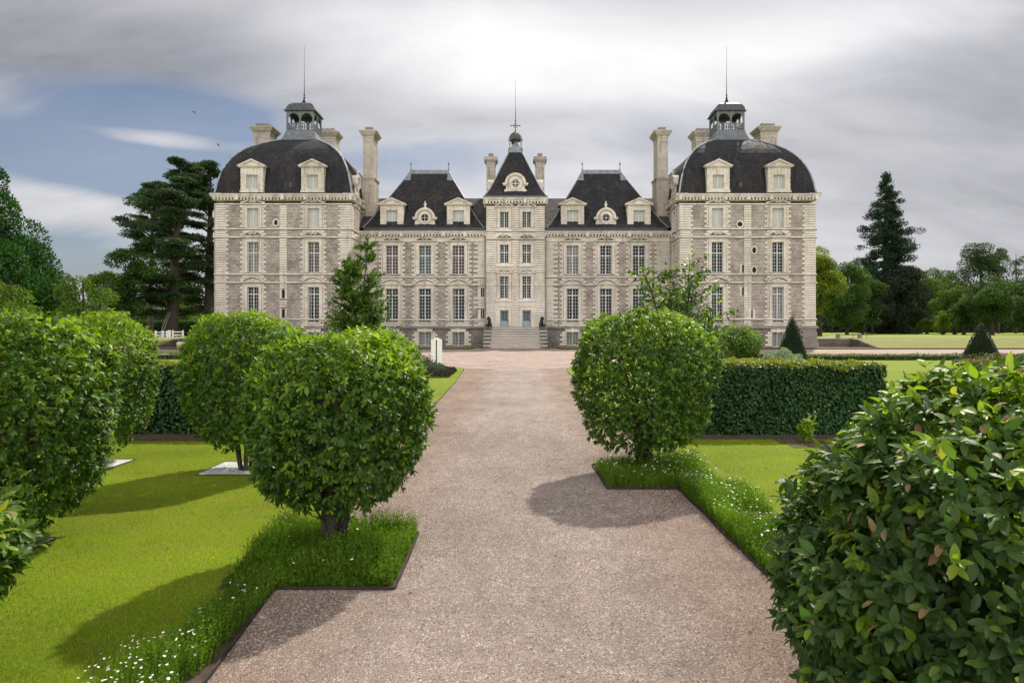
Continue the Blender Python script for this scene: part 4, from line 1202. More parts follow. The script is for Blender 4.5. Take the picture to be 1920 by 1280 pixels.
def gravelmat(name, scale, c1, c2, c3, edge=None):
    m, t, b, out = mat(name)
    o = objc(t)
    vo = t.new('ShaderNodeTexVoronoi', inp={'Vector': o, 'Scale': scale})
    rnd = t.new('ShaderNodeSeparateXYZ', inp={0: vo.outputs['Color']}).outputs
    c = t.mix(rnd[0], c1, c2)
    c = t.mix(t.mapr(rnd[1], 0.88, 0.96), c, c3)
    n = t.noise(o, 0.45, 6, 0.6); n2 = t.noise(t.new('ShaderNodeMapping', inp={'Vector': o, 'Scale': (1.6, 0.45, 1)}).outputs[0], 1.4, 5, 0.7)
    k = t.math('ADD', t.mapr(n, 0.3, 0.7, 0.80, 1.18, 'LINEAR'), t.mapr(n2, 0.35, 0.65, -0.14, 0.12, 'LINEAR'))
    c = t.mix(1.0, c, t.new('ShaderNodeCombineXYZ', inp={0: k, 1: k, 2: k}).outputs[0], 'MULTIPLY')
    if edge:   # loose, redder, untrodden gravel towards the path sides
        sx = t.new('ShaderNodeSeparateXYZ', inp={0: o}).outputs
        ew = t.math('ADD', t.math('ABSOLUTE', t.math('ADD', sx[0], -0.05)), t.math('MULTIPLY', t.math('SUBTRACT', t.noise(o, 0.8, 5, 0.6), 0.5), 1.5))
        c = t.mix(t.mapr(ew, 0.7, 1.7), c, t.mix(1.0, c, edge, 'MULTIPLY'))
        fo = t.mapr(t.noise(o, 3.2, 3, 0.5), 0.50, 0.62, 1.0, 0.90, 'LINEAR')
        c = t.mix(1.0, c, t.new('ShaderNodeCombineXYZ', inp={0: fo, 1: fo, 2: fo}).outputs[0], 'MULTIPLY')
    big = t.mapr(t.noise(o, 5.0, 5, 0.75), 0.42, 0.66, 1.06, 0.86, 'LINEAR')
    c = t.mix(1.0, c, t.new('ShaderNodeCombineXYZ', inp={0: big, 1: big, 2: big}).outputs[0], 'MULTIPLY')
    t.link(c, b.inputs['Base Color']); b.inputs['Roughness'].default_value = 0.85
    h = t.math('SUBTRACT', 1.0, vo.outputs['Distance'])
    bump(t, b, t.math('ADD', h, t.math('MULTIPLY', n, 1.0)), 0.9, 0.015)
    return m
M['gravel'] = gravelmat('path gravel', 75, (0.245,0.19,0.162), (0.37,0.302,0.262), (0.52,0.47,0.42), (0.84,0.74,0.66))
M['court'] = gravelmat('pink courtyard gravel', 40, (0.31,0.225,0.19), (0.375,0.28,0.24), (0.43,0.35,0.305))
M['soil'] = simple('bare soil', (0.085,0.062,0.048), 0.95, 0, 0.4, 6, 0.1, 0.6)
M['white_gravel'] = gravelmat('white marble chips', 55, (0.56,0.56,0.57), (0.78,0.78,0.78), (0.42,0.42,0.44))
M['edge_steel'] = simple('rusty edging strip', (0.045,0.033,0.03), 0.8, 0.0, 0.4, 4)

xs_ = np.unique(np.concatenate([np.linspace(-900,-120,14), np.linspace(-120,-40,24), [-38.61,-38.6,-36,-33.5,-33.49], np.linspace(-33,33,20), [33.49,33.5,36,38.6,38.61], np.linspace(40,120,24), np.linspace(120,900,14)]))
ys_ = np.unique(np.concatenate([[-60,-10,0,10,20,30,40,50,60,70,71.5], np.linspace(71.6,78.88,12), [78.89,78.91], np.linspace(79,92,5), np.linspace(92,98,7), np.linspace(100,300,15), [500,1000,2500]]))
XX, YY = np.meshgrid(xs_, ys_, indexing='ij')
ZZ = H(XX, YY)
V = np.stack([XX.ravel(), YY.ravel(), ZZ.ravel()], 1)
ni, nj = XX.shape
I = (np.arange(ni-1)[:, None]*nj + np.arange(nj-1)[None, :]).ravel()
Fq = np.stack([I, I+nj, I+nj+1, I+1], 1)
cc = V[Fq].mean(axis=1)
mi = ((cc[:,1] > 71.5) & (cc[:,1] < 100)).astype(np.int32)
lawn = npob('lawn', V, Fq, [M['lawn'], M['bank']], midx=mi)
tag(lawn, kind='structure')

def sheet(name, pts, z, m, kind='structure'):
    mb = MB(); mb.poly([(x, y, z) for x, y in pts])
    o = ob(name, mb, m); tag(o, kind=kind); return o
EL, ER = -1.87, 2.04
path = [(-1.5, -6), (-1.66, 2.5), (-1.86, 5.25), (-0.93, 5.25), (-0.95, 6.70), (-1.90, 6.70), (-2.14, 18), (-2.3, 26), (-2.6, 34.6), (-2.75, 35.8), (2.7, 35.8), (2.52, 33), (2.25, 20), (2.08, 10.1), (1.13, 10.1), (1.15, 8.56), (ER, 8.56), (ER, -6)]
sheet('gravel_path', path, 0.006, M['gravel'])
court = [(-2.75, 35.81), (-3.4, 37.2), (-4.4, 38.6), (-5.6, 40.5), (-7.5, 44), (-9.5, 50), (-12, 55), (-120, 55), (-120, 71.4), (-4.6, 71.4), (-4.2, 74.2), (4.2, 74.2), (4.6, 71.4), (120, 71.4), (120, 54.0), (11, 54.0), (9, 50), (7.5, 44), (5.6, 40.5), (4.4, 38.2), (3.4, 36.8), (2.7, 35.81)]
sheet('courtyard', court, 0.006, M['court'])
# soil of the beds
sheet('planting_bed_left', [(-2.30, 5.26), (-0.935, 5.26), (-0.955, 6.69), (-2.30, 6.69)], 0.010, M['soil'])
sheet('planting_bed_right', [(1.16, 8.57), (2.55, 8.57), (2.5, 10.09), (1.14, 10.09)], 0.010, M['soil'])
sheet('flower_border_right', [(2.05, -1), (2.75, -1), (2.7, 8.57), (2.05, 8.57)], 0.008, M['soil'])
sheet('flower_border_left', [(-1.60, 0), (-2.0, 0), (-2.1, 5.25), (-1.865, 5.25), (-1.67, 2.5)], 0.008, M['soil'])
sheet('hedge_soil_right', [(3.2, 12.55), (7.4, 12.55), (7.4, 14.5), (3.2, 14.5)], 0.008, M['soil'])
sheet('hedge_soil_left', [(-3.4, 12.35), (-13, 12.35), (-13, 14.5), (-3.4, 14.5)], 0.008, M['soil'])
sheet('hydrangea_soil', [(4.75, 11.6), (5.5, 11.6), (5.6, 12.54), (4.7, 12.54)], 0.008, M['soil'])
def pathpoly(pts, wdt, name, m):
    mb = MB()
    for (x0, y0), (x1, y1) in zip(pts, pts[1:]):
        for k in range(6):
            a, b = k/6, (k+1)/6
            xa, ya, xb, yb = x0+(x1-x0)*a, y0+(y1-y0)*a, x0+(x1-x0)*b, y0+(y1-y0)*b
            mb.poly([(xa, ya-wdt, float(H(xa, ya-wdt))+0.03), (xb, yb-wdt, float(H(xb, yb-wdt))+0.03), (xb, yb+wdt, float(H(xb, yb+wdt))+0.03), (xa, ya+wdt, float(H(xa, ya+wdt))+0.03)])
    tag(ob(name, mb, m), kind='structure')
pathpoly([(41, 87), (48, 84.5), (56, 82.2), (66, 80.5)], 0.8, 'park_path', M['gravel'])
# edging strips (kerbs of the path and courtyard)
def edging(name, pts, h=0.035, wdt=0.012, m='edge_steel'):
    mb = MB()
    if wdt < 0.05:   # strips laid by hand: slightly wavy in plan and height
        r_ = random.Random(len(pts)*7); q_ = [pts[0]]
        for (x0, y0), (x1, y1) in zip(pts, pts[1:]):
            L = math.hypot(x1-x0, y1-y0); n_ = max(1, min(24, int(L/0.55)))
            for k in range(1, n_+1):
                j = 0.0 if k == n_ else 0.011
                q_.append((x0+(x1-x0)*k/n_+r_.uniform(-j, j), y0+(y1-y0)*k/n_+r_.uniform(-j, j)))
        pts = q_
    for (x0, y0), (x1, y1) in zip(pts, pts[1:]):
        dx_, dy_ = x1-x0, y1-y0; L = math.hypot(dx_, dy_); nx, ny = -dy_/L*wdt/2, dx_/L*wdt/2
        mb.v += [(x0-nx,y0-ny,-0.02),(x1-nx,y1-ny,-0.02),(x1+nx,y1+ny,-0.02),(x0+nx,y0+ny,-0.02),(x0-nx,y0-ny,h),(x1-nx,y1-ny,h),(x1+nx,y1+ny,h),(x0+nx,y0+ny,h)]
        o_ = len(mb.v)-8
        for q in ((0,3,2,1),(4,5,6,7),(0,1,5,4),(1,2,6,5),(2,3,7,6),(3,0,4,7)): mb.f.append([o_+i for i in q]); mb.m.append(0)
    tag(ob(name, mb, M[m]), kind='structure')
edging('path_kerb_left', [(-1.5, -6), (-1.66, 2.5), (-1.86, 5.25), (-0.93, 5.25), (-0.95, 6.70), (-1.90, 6.70), (-2.14, 18), (-2.3, 26), (-2.6, 34.6), (-2.75, 35.8)], 0.03)
edging('path_kerb_right', [(2.7, 35.8), (2.52, 33), (2.25, 20), (2.08, 10.1), (1.13, 10.1), (1.15, 8.56), (ER, 8.56), (ER, -6)], 0.03)
edging('courtyard_kerb_right', [(4.8, 71.5), (120, 71.5)], 0.14, 0.15)
edging('courtyard_kerb_left', [(-120, 71.5), (-4.8, 71.5)], 0.14, 0.15)

# pebbles lying on the near part of the path
def scatter_pebbles(n, x0, x1, y0, y1, smin, smax, name, mats, z0=0.006):
    rs = np.random.RandomState(5)
    # density falls with distance
    y = y0*(y1/y0)**rs.rand(n); x = rs.uniform(x0, x1, n)
    k = rs.rand(n) < np.clip((y1-y)/9, 0, 1)
    k &= ~((y > 5.24) & (y < 6.72) & (x < -0.94)) & ~((y > 8.54) & (y < 10.12) & (x > 1.14)) & ~((y <= 5.24) & (x < -1.66-0.0727*(y-2.5)))
    x, y = x[k], y[k]; n = len(x)
    r = rs.uniform(smin, smax, n)*(0.7+0.06*y)
    base = np.array([(1,0,0),(0.3,0.95,0),(-0.9,0.4,0),(-0.5,-0.85,0),(0.6,-0.8,0),(0,0,0.75)])
    a = rs.rand(n)*2*PI
    ca, sa = np.cos(a), np.sin(a)
    jit = rs.uniform(0.75, 1.25, (n, 6, 3))
    B = base[None]*jit*r[:, None, None]
    X = B[..., 0]*ca[:, None]-B[..., 1]*sa[:, None]+x[:, None]; Y = B[..., 0]*sa[:, None]+B[..., 1]*ca[:, None]+y[:, None]
    Z = B[..., 2]+z0
    V = np.stack([X, Y, Z], 2).reshape(-1, 3)
    f = np.array([(k, (k+1) % 5, 5) for k in range(5)])
    Fa = (f[None]+np.arange(n)[:, None, None]*6).reshape(-1, 3)
    o = npob(name, V, Fa, mats)
    tag(o, 'loose pink and beige pebbles lying on the gravel path', 'gravel', kind='stuff')
def pebmat():
    m, t, b, out = mat('loose pebbles')
    ri = t.new('ShaderNodeNewGeometry').outputs['Random Per Island']
    c = t.ramp(ri, [(0, (0.17,0.12,0.095)), (0.4, (0.30,0.232,0.195)), (0.9, (0.38,0.31,0.27)), (1, (0.54,0.49,0.44))])
    t.link(c, b.inputs['Base Color']); b.inputs['Roughness'].default_value = 0.8
    return m
M['pebble'] = pebmat()
def in_path(x, y):
    if y < 5.27: return EL < x < ER
    if y < 7.9: return -0.93 < x < ER
    if y < 8.56: return -1.92 < x < ER
    if y < 11.2: return -1.95 < x < 1.13
    return -2.1 < x < 2.1
scatter_pebbles(120000, EL, ER, 2.6, 17, 0.004, 0.0085, 'pebbles', M['pebble'])

# ================================================================== LEAVES
LEAF = np.array([(0,0,0),(0.28,0.30,0.05),(0.28,-0.30,0.05),(0.34,0,-0.03),(0.70,0.23,0.0),(0.70,-0.23,0.0),(0.74,0,-0.09),(1.08,0,-0.17)])
LEAF_F = np.array([(0,1,3),(0,3,2),(1,4,6),(1,6,3),(3,6,5),(3,5,2),(4,7,6),(6,7,5)])
def _hi():
    ts = [0, .14, .32, .52, .72, .88, 1.0]; ws = [0.02, .17, .27, .285, .22, .11, 0.0]
    V = []; F = []
    for t, w_ in zip(ts, ws):
        bend = -0.22*t*t+0.05*t; wav = 0.02*math.sin(t*14)
        V += [(t, w_, bend+0.30*w_+wav), (t, 0, bend), (t, -w_, bend+0.30*w_-wav)]
    for k in range(len(ts)-1):
        a = 3*k; b = a+3
        F += [(a,a+1,b+1),(a,b+1,b),(a+1,a+2,b+2),(a+1,b+2,b+1)]
    return np.array(V)*np.array([1.15,0.88,1]), np.array(F)
LEAF_HI = _hi()
SM = np.array([(0,0,0),(0.45,0.30,0.04),(0.45,-0.30,0.04),(1.0,0,-0.10)])
SM_F = np.array([(0,1,3),(0,3,2)])
def norm(a): return a/np.maximum(np.linalg.norm(a, axis=-1, keepdims=True), 1e-9)
def leaves(P, N, size, rs, tmpl=(LEAF, LEAF_F), along=0.5, droop=0.35, rnd=0.55, width=1.0):
    """P positions, N outward normals -> V, F. The leaf blade points outward/down and faces outward/up."""
    n = len(P)
    t, f = tmpl
    ax = norm(N*along + rs.normal(size=(n,3))*rnd + np.array([0,0,-droop]))
    up = norm(N*0.7 + np.array([0,0,0.65]) + rs.normal(size=(n,3))*0.35)
    side = norm(np.cross(up, ax)); nz = np.cross(ax, side)
    s = size*rs.uniform(0.65, 1.2, n) if np.isscalar(size) else size
    T = t.copy(); T[:,1] *= width
    V = P[:,None,:] + s[:,None,None]*(T[None,:,0:1]*ax[:,None,:] + T[None,:,1:2]*side[:,None,:] + T[None,:,2:3]*nz[:,None,:])
    Fa = (f[None]+np.arange(n)[:,None,None]*len(t)).reshape(-1,3)
    return V.reshape(-1,3), Fa
def lump(P, seed, k=(2.0, 4.5), amp=(0.06, 0.035)):
    rs = np.random.RandomState(seed)
    out = np.zeros(len(P))
    for kk, a in zip(k, amp):
        for _ in range(4):
            d = norm(rs.normal(size=3)); out += a*0.6*np.sin(P@(d*kk*rs.uniform(0.8,1.3)*PI)+rs.rand()*6.28)
    return out
M['leaf_shrub'] = leafmat('dogwood leaves', (0.036,0.088,0.013), (0.078,0.165,0.018), (0.19,0.27,0.025), 0.44, 0.48, 0.4, 0.80, 1.3)
M['leaf_shade'] = leafmat('shrub leaves darkened as shade side', (0.030,0.068,0.015), (0.060,0.122,0.022), (0.14,0.19,0.03), 0.32, 0.5, 0.35, 0.85, 1.3)  # shrub leaf colour darkened to paint in the backlit, shaded side
M['leaf_new'] = leafmat('young yellow green leaves', (0.14,0.25,0.018), (0.22,0.34,0.022), (0.36,0.38,0.05), 0.5, 0.42, 0.4, 0.8, 1.3)
M['leaf_brown'] = leafmat('tan seed heads', (0.16,0.10,0.05), (0.25,0.17,0.08), (0.34,0.22,0.06), 0.2, 0.6, 0.2)
M['bark'] = simple('bark', (0.075,0.062,0.05), 0.9, 0, 0.45, 12, 0.2, 0.8)
M['bark_far'] = simple('grey bark', (0.12,0.10,0.085), 0.95, 0, 0.35, 2, 0.1, 0.6)

def shrub_crown(c, R, zb, zt, n, leaf, seed, p=2.7, bottom=0.62, shoots=0.10, sq=1.0, new=0.16, view=None):
    """clipped barrel crown; returns arrays. denser outer shell, thinning and narrowing towards the trunk"""
    rs = np.random.RandomState(seed)
    cz = (zb+zt)/2; hz = (zt-zb)/2
    out_P, out_N, tot = [], [], 0
    while tot < n:
        q = rs.uniform(-1.12, 1.12, (n*2, 3))
        tz = np.clip((q[:,2]+1)/2, 0, 1)
        rad = np.where(q[:,2] < 0.1, bottom+(1-bottom)*np.sqrt(np.clip((q[:,2]+1)/1.1, 0, 1)), 1.0)
        rr = np.hypot(q[:,0], q[:,1])/rad
        f = (rr**p + np.abs(q[:,2])**p)**(1/p)
        W = np.stack([q[:,0]*R, q[:,1]*R*sq, q[:,2]*hz], 1)
        f = f/(1+lump(W+np.array([c[0], c[1], 0]), seed, (1.1, 2.6), (0.035, 0.035)))
        d = 1-f
        keep = (d > 0) & (rs.rand(len(d)) < np.exp(-d/0.10)+0.06)
        keep |= (d > -0.045) & (d <= 0) & (rs.rand(len(d)) < 0.10)
        keep &= (q[:,2] > -0.45) | (rs.rand(len(d)) < 1.0-0.75*np.clip((-0.45-q[:,2])/0.55, 0, 1))
        g = np.stack([q[:,0]/R*np.maximum(rr,1e-3)**(p-2), q[:,1]/R*np.maximum(rr,1e-3)**(p-2), np.sign(q[:,2])*np.abs(q[:,2])**(p-1)/hz*0.9], 1)
        out_P.append(W[keep]); out_N.append(norm(g[keep])); tot += keep.sum()
    Pp = np.concatenate(out_P)[:n]; Nn = np.concatenate(out_N)[:n]
    Pp = Pp + np.array([c[0], c[1], cz])
    return Pp, Nn, rs
def whorls(P_, N_, size, rs, tmpl, per=6, wob=0.5):
    """leaves in sprays round twig tips"""
    n = len(P_)
    T = np.repeat(P_, per, 0); Nn = np.repeat(N_, per, 0)
    ax0 = norm(Nn*0.8+np.repeat(rs.normal(size=(n,3))*0.45, per, 0)+np.array([0,0,-0.18]))
    k = np.tile(np.arange(per), n)
    ref = norm(np.cross(ax0, np.array([0.3,0.2,1.0]))); bi = np.cross(ax0, ref)
    ang = k*2.4+np.repeat(rs.rand(n)*6.28, per)+rs.normal(size=n*per)*0.3
    lat = ref*np.cos(ang)[:,None]+bi*np.sin(ang)[:,None]
    u = (k+0.5)/per
    s = size*rs.uniform(0.7, 1.15, n*per)*(1-0.35*u)
    base = T+ax0*((u-0.7)*size*1.0)[:,None]
    ax = norm(lat*(0.95-0.35*u)[:,None]+ax0*(0.45+0.5*u)[:,None]+np.array([0,0,-0.30])+rs.normal(size=(n*per,3))*0.22)
    up = norm(ax0*0.55+np.array([0,0,0.75])+Nn*0.35+rs.normal(size=(n*per,3))*0.25)
    side = norm(np.cross(up, ax)); nz = np.cross(ax, side)
    t, f = tmpl
    V = base[:,None,:]+s[:,None,None]*(t[None,:,0:1]*ax[:,None,:]+t[None,:,1:2]*side[:,None,:]+t[None,:,2:3]*nz[:,None,:])
    F = (f[None]+np.arange(n*per)[:,None,None]*len(t)).reshape(-1,3)
    return V.reshape(-1,3), F
def topiary(name, label, x, y, R, zb, zt, n, leaf, seed, stems=5, bottom=0.55, group=None, p=2.7, tr=0.035, cx=0, cy=0, sq=1.0, new=0.26, topnew=2.6, hi=False, base='leaf_shrub'):
    t = thing(name, label, 'shrub', (x, y, 0), group)
    per = 6
    P_, N_, rs = shrub_crown((cx, cy), R-leaf*0.25, zb, zt-leaf*0.3, n//per, leaf, seed, p, bottom, sq=sq)
    stray = (rs.rand(len(P_)) < 0.012); P_ = P_+N_*stray[:,None]*rs.uniform(0.3, 1.0, (len(P_),1))*leaf*1.1
    tm = LEAF_HI if hi else (LEAF, LEAF_F)
    V, Fa = whorls(P_, N_, leaf, rs, tm, per)
    # which leaves are young: mostly the top and outer ones
    cz = (zb+zt)/2; hz = (zt-zb)/2
    patch = lump(P_+seed, seed+3, (1.2, 3.0), (0.5, 0.5))
    pr = new*(0.35+topnew*np.clip((P_[:,2]-cz)/hz, 0, 1)**2)*(1+1.2*patch)
    isn = rs.rand(len(P_)) < pr
    br = rs.rand(len(P_)) < (0.07 if R > 1 else 0.02)*(0.2+2*np.clip((P_[:,2]-cz)/hz, 0, 1))
    mi = np.repeat(np.where(isn, 1, 0), per)
    mi[(rs.rand(len(mi)) < 0.12) & (np.tile(np.arange(per), len(P_)) > 3)] = 1
    mi[(np.repeat(br, per)) & (np.tile(np.arange(per), len(P_)) == per-1)] = 2
    mi = np.repeat(mi, len(tm[1]))
    npob('crown', V, Fa, [M[base], M['leaf_new'], M['leaf_brown']], t, world=False, midx=mi, smooth=True)
    # stems
    mb = MB()
    r2 = random.Random(seed)
    def clampin(v):
        v = Vector(v); cz_, hz_ = (zb+zt)/2, (zt-zb)/2
        if v.z < zb+0.15*hz_:
            q_ = math.hypot(v.x, v.y); m_ = R*0.26
            return v if q_ < m_ else Vector((v.x*m_/q_, v.y*m_/q_, v.z))
        f_ = ((math.hypot(v.x-cx, v.y-cy)/R)**2+(abs(v.z-cz_)/hz_)**2)**0.5
        return v if f_ < 0.72 else Vector((cx+(v.x-cx)*0.72/f_, cy+(v.y-cy)*0.72/f_, cz_+(v.z-cz_)*0.72/f_))
    for k in range(stems):
        a = 2*PI*k/stems+r2.uniform(-0.4, 0.4)
        b0 = 0.055*R+r2.uniform(0, 0.03)
        pts = [(b0*math.cos(a), b0*math.sin(a), -0.02)]
        spread = R*r2.uniform(0.35, 0.75)
        for q in range(1, 7):
            u = q/6
            pts.append((cx*u+math.cos(a)*(b0+spread*u**1.5)+r2.uniform(-.02,.02), cy*u+math.sin(a)*(b0+spread*u**1.5)+r2.uniform(-.02,.02), zt*0.86*u))
        r0 = tr*r2.uniform(0.7, 1.2)
        pts = [clampin(v) for v in pts]
        mb.tube(pts, [r0*(1-0.8*q/6) for q in range(7)], 7)
        for j in range(9):
            q = r2.randint(1, 5); b_ = Vector(pts[q]); aa = a+r2.uniform(-1.6, 1.6); L = R*r2.uniform(0.35, 0.7)
            e = b_+Vector((math.cos(aa)*L, math.sin(aa)*L, r2.uniform(0.0, 0.35)*R))
            e = clampin(e); m_ = (b_+e)/2+Vector((0,0,0.02))
            mb.tube([b_, m_, e], [0.010, 0.007, 0.003], 5)
    ob('trunk', mb, M['bark'], t, world=False)
    return t
G1 = 'clipped round-headed shrubs along the path'
topiary('clipped_shrub', 'clipped leafy shrub on several stems rising from the tall green bed left of the path', -1.60, 6.02, 0.83, 0.40, 1.99, 20000, 0.066, 21, 6, 0.68, G1, cx=0.06, tr=0.040, hi=True, p=2.45, new=0.26)
topiary('clipped_shrub', 'clipped barrel-shaped shrub over white daisies, right of the path, with its shadow on the gravel', 1.78, 9.45, 0.965, 0.36, 2.25, 26000, 0.064, 22, 6, 0.82, G1, p=3.4, tr=0.035, new=0.22)
topiary('clipped_shrub', 'clipped shrub on a white gravel square, directly behind and left of the path-side shrub', -3.86, 9.75, 0.86, 0.30, 2.20, 21000, 0.064, 23, 5, 0.76, G1, p=3.1)
topiary('clipped_shrub', 'clipped shrub farthest back on the left lawn, on a white gravel patch', -6.26, 10.2, 0.84, 0.20, 2.22, 19000, 0.064, 24, 5, 0.76, G1, p=3.1)
topiary('clipped_shrub', 'large dark clipped shrub filling the left side of the lawn beside a white gravel square', -4.76, 6.35, 0.92, 0.10, 2.22, 25000, 0.070, 25, 6, 0.80, G1, p=3.1)
topiary('clipped_shrub', 'bright-tipped clipped shrub mostly hidden behind the shrub in the left bed', -2.55, 13.0, 0.78, 0.25, 1.98, 13000, 0.064, 26, 4, 0.6, G1, new=0.6)
topiary('clipped_shrub', 'nearest bright green shrub cut by the left edge of the view', -3.36, 3.4, 0.78, 0.25, 1.34, 8000, 0.088, 27, 5, 0.5, G1, p=2.0, new=0.55, hi=True)
topiary('clipped_shrub', 'large-leaved dark shrub filling the lower right corner in front', 2.32, 3.15, 1.10, -0.28, 1.86, 30000, 0.082, 28, 7, 1.0, G1, p=1.95, tr=0.045, new=0.12, topnew=3.6, hi=True, base='leaf_shade')

# white gravel squares
for x, y, s in ((-3.93, 9.86, 0.47), (-6.38, 10.0, 0.52), (-5.0, 5.95, 0.6)):
    c_, s_ = math.cos(R(0)), math.sin(R(0))
    pts = [(-s, -s*0.95), (s, -s*0.95), (s*1.0, s), (-s, s)]
    mb = MB(); mb.poly([(x+a, y+b, 0.012) for a, b in pts])
    o = ob('white_gravel', mb, M['white_gravel']); tag(o, kind='structure')
    edging('gravel_square_kerb', [(x+a, y+b) for a, b in pts]+[(x+pts[0][0], y+pts[0][1])], 0.016, 0.010)

# ================================================================== GRASS, HERBS, DAISIES
def blades(n, region, hmin, hmax, wdt, name, m, label, cat, seed, lean=0.45, dens_pow=1.0, z0=0.0):
    """region(rs, n) -> xy"""
    rs = np.random.RandomState(seed)
    xy = region(rs, n); n = len(xy)
    h = rs.uniform(hmin, hmax, n); a = rs.rand(n)*2*PI; l = rs.uniform(0, lean, n)*h; b = rs.rand(n)*2*PI
    wd = wdt*rs.uniform(0.7, 1.3, n)
    sx, sy = np.cos(a)*wd, np.sin(a)*wd; lx, ly = np.cos(b)*l, np.sin(b)*l
    z = np.full(n, z0)
    p0 = np.stack([xy[:,0]-sx, xy[:,1]-sy, z], 1); p1 = np.stack([xy[:,0]+sx, xy[:,1]+sy, z], 1)
    p2 = np.stack([xy[:,0]+lx, xy[:,1]+ly, z+h], 1)
    V = np.stack([p0, p1, p2], 1).reshape(-1, 3)
    o = npob(name, V, np.arange(3*n).reshape(-1, 3), m)
    return tag(o, label, cat, kind='stuff')
def trimesh_region(polys, y0, y1):
    """log-distributed in depth inside given predicate"""
    def fn(rs, n):
        x0 = min(p[0] for p in polys); x1 = max(p[1] for p in polys)
        y = y0*(y1/y0)**rs.rand(n); x = rs.uniform(x0, x1, n)
        k = np.zeros(n, bool)
        for a, b, c, d in polys: k |= (x > a) & (x < b) & (y > c) & (y < d)
        return np.stack([x[k], y[k]], 1)
    return fn
M['blade'] = leafmat('mown grass blades', (0.14,0.23,0.008), (0.26,0.35,0.012), (0.43,0.43,0.05), 0.42, 0.6, 0.15, 0.8, 0.6, 0.6)
straw(M['blade'])
lawn_left = trimesh_region([(-5.6, -2.02, 2.2, 5.26), (-7.0, -2.31, 5.26, 6.7), (-9.5, -1.97, 6.7, 12.3)], 2.2, 12.3)
blades(260000, lawn_left, 0.012, 0.030, 0.0022, 'grass', M['blade'], 'short mown grass of the lawn left of the path', 'grass', 31)
lawn_right = trimesh_region([(2.96, 5.5, 5.0, 8.5), (2.96, 8.5, 8.5, 11.4), (2.3, 8.5, 11.2, 12.5)], 5, 12.5)
blades(110000, lawn_right, 0.012, 0.032, 0.0025, 'grass', M['blade'], 'short mown grass of the lawn right of the path', 'grass', 32)

def herbs(name, polys, nstem, hmin, hmax, seed, label, m, leaf=0.022, per=11, density=None):
    rs = np.random.RandomState(seed)
    pts = []
    areas = np.array([(b-a)*(d-c) for a, b, c, d in polys]); pr = areas/areas.sum()
    idx = rs.choice(len(polys), nstem, p=pr)
    A = np.array(polys)[idx]
    x = A[:,0]+(A[:,1]-A[:,0])*rs.rand(nstem); y = A[:,2]+(A[:,3]-A[:,2])*rs.rand(nstem)
    f = lump(np.stack([x, y, x*0], 1), seed, (1.0, 2.2), (0.8, 0.6))
    keep = f > -1.25 + 0.5*rs.rand(nstem) if density is None else density(x, y, rs)
    x, y, f = x[keep], y[keep], f[keep]; n = len(x)
    h = rs.uniform(hmin, hmax, n)*np.clip(1+0.45*f, 0.4, 1.5)
    lx, ly = rs.normal(size=(2, n))*0.13*h
    # stem as two crossing slivers, leaves along it
    tt = (np.arange(per)+0.6)/per
    PX = x[:,None]+lx[:,None]*tt**1.4; PY = y[:,None]+ly[:,None]*tt**1.4; PZ = h[:,None]*tt[None]
    P_ = np.stack([PX, PY, PZ], 2).reshape(-1, 3)
    N_ = norm(np.concatenate([rs.normal(size=(len(P_), 2)), np.full((len(P_), 1), 0.5)], 1))
    V, Fa = leaves(P_, N_, leaf, rs, (SM, SM_F), 1.0, -0.45, 0.35, 0.75)
    wd = 0.0014
    s0 = np.stack([x-wd, y, x*0], 1); s1 = np.stack([x+wd, y, x*0], 1); s2 = np.stack([x+lx, y+ly, h], 1)
    V2 = np.stack([s0, s1, s2], 1).reshape(-1, 3)
    V = np.concatenate([V, V2]); Fa = np.concatenate([Fa, np.arange(3*n).reshape(-1, 3)+len(V)-len(V2)])
    o = npob(name, V, Fa, m)
    tag(o, label, 'ground cover', kind='stuff')
    return np.stack([x+lx, y+ly, h], 1)
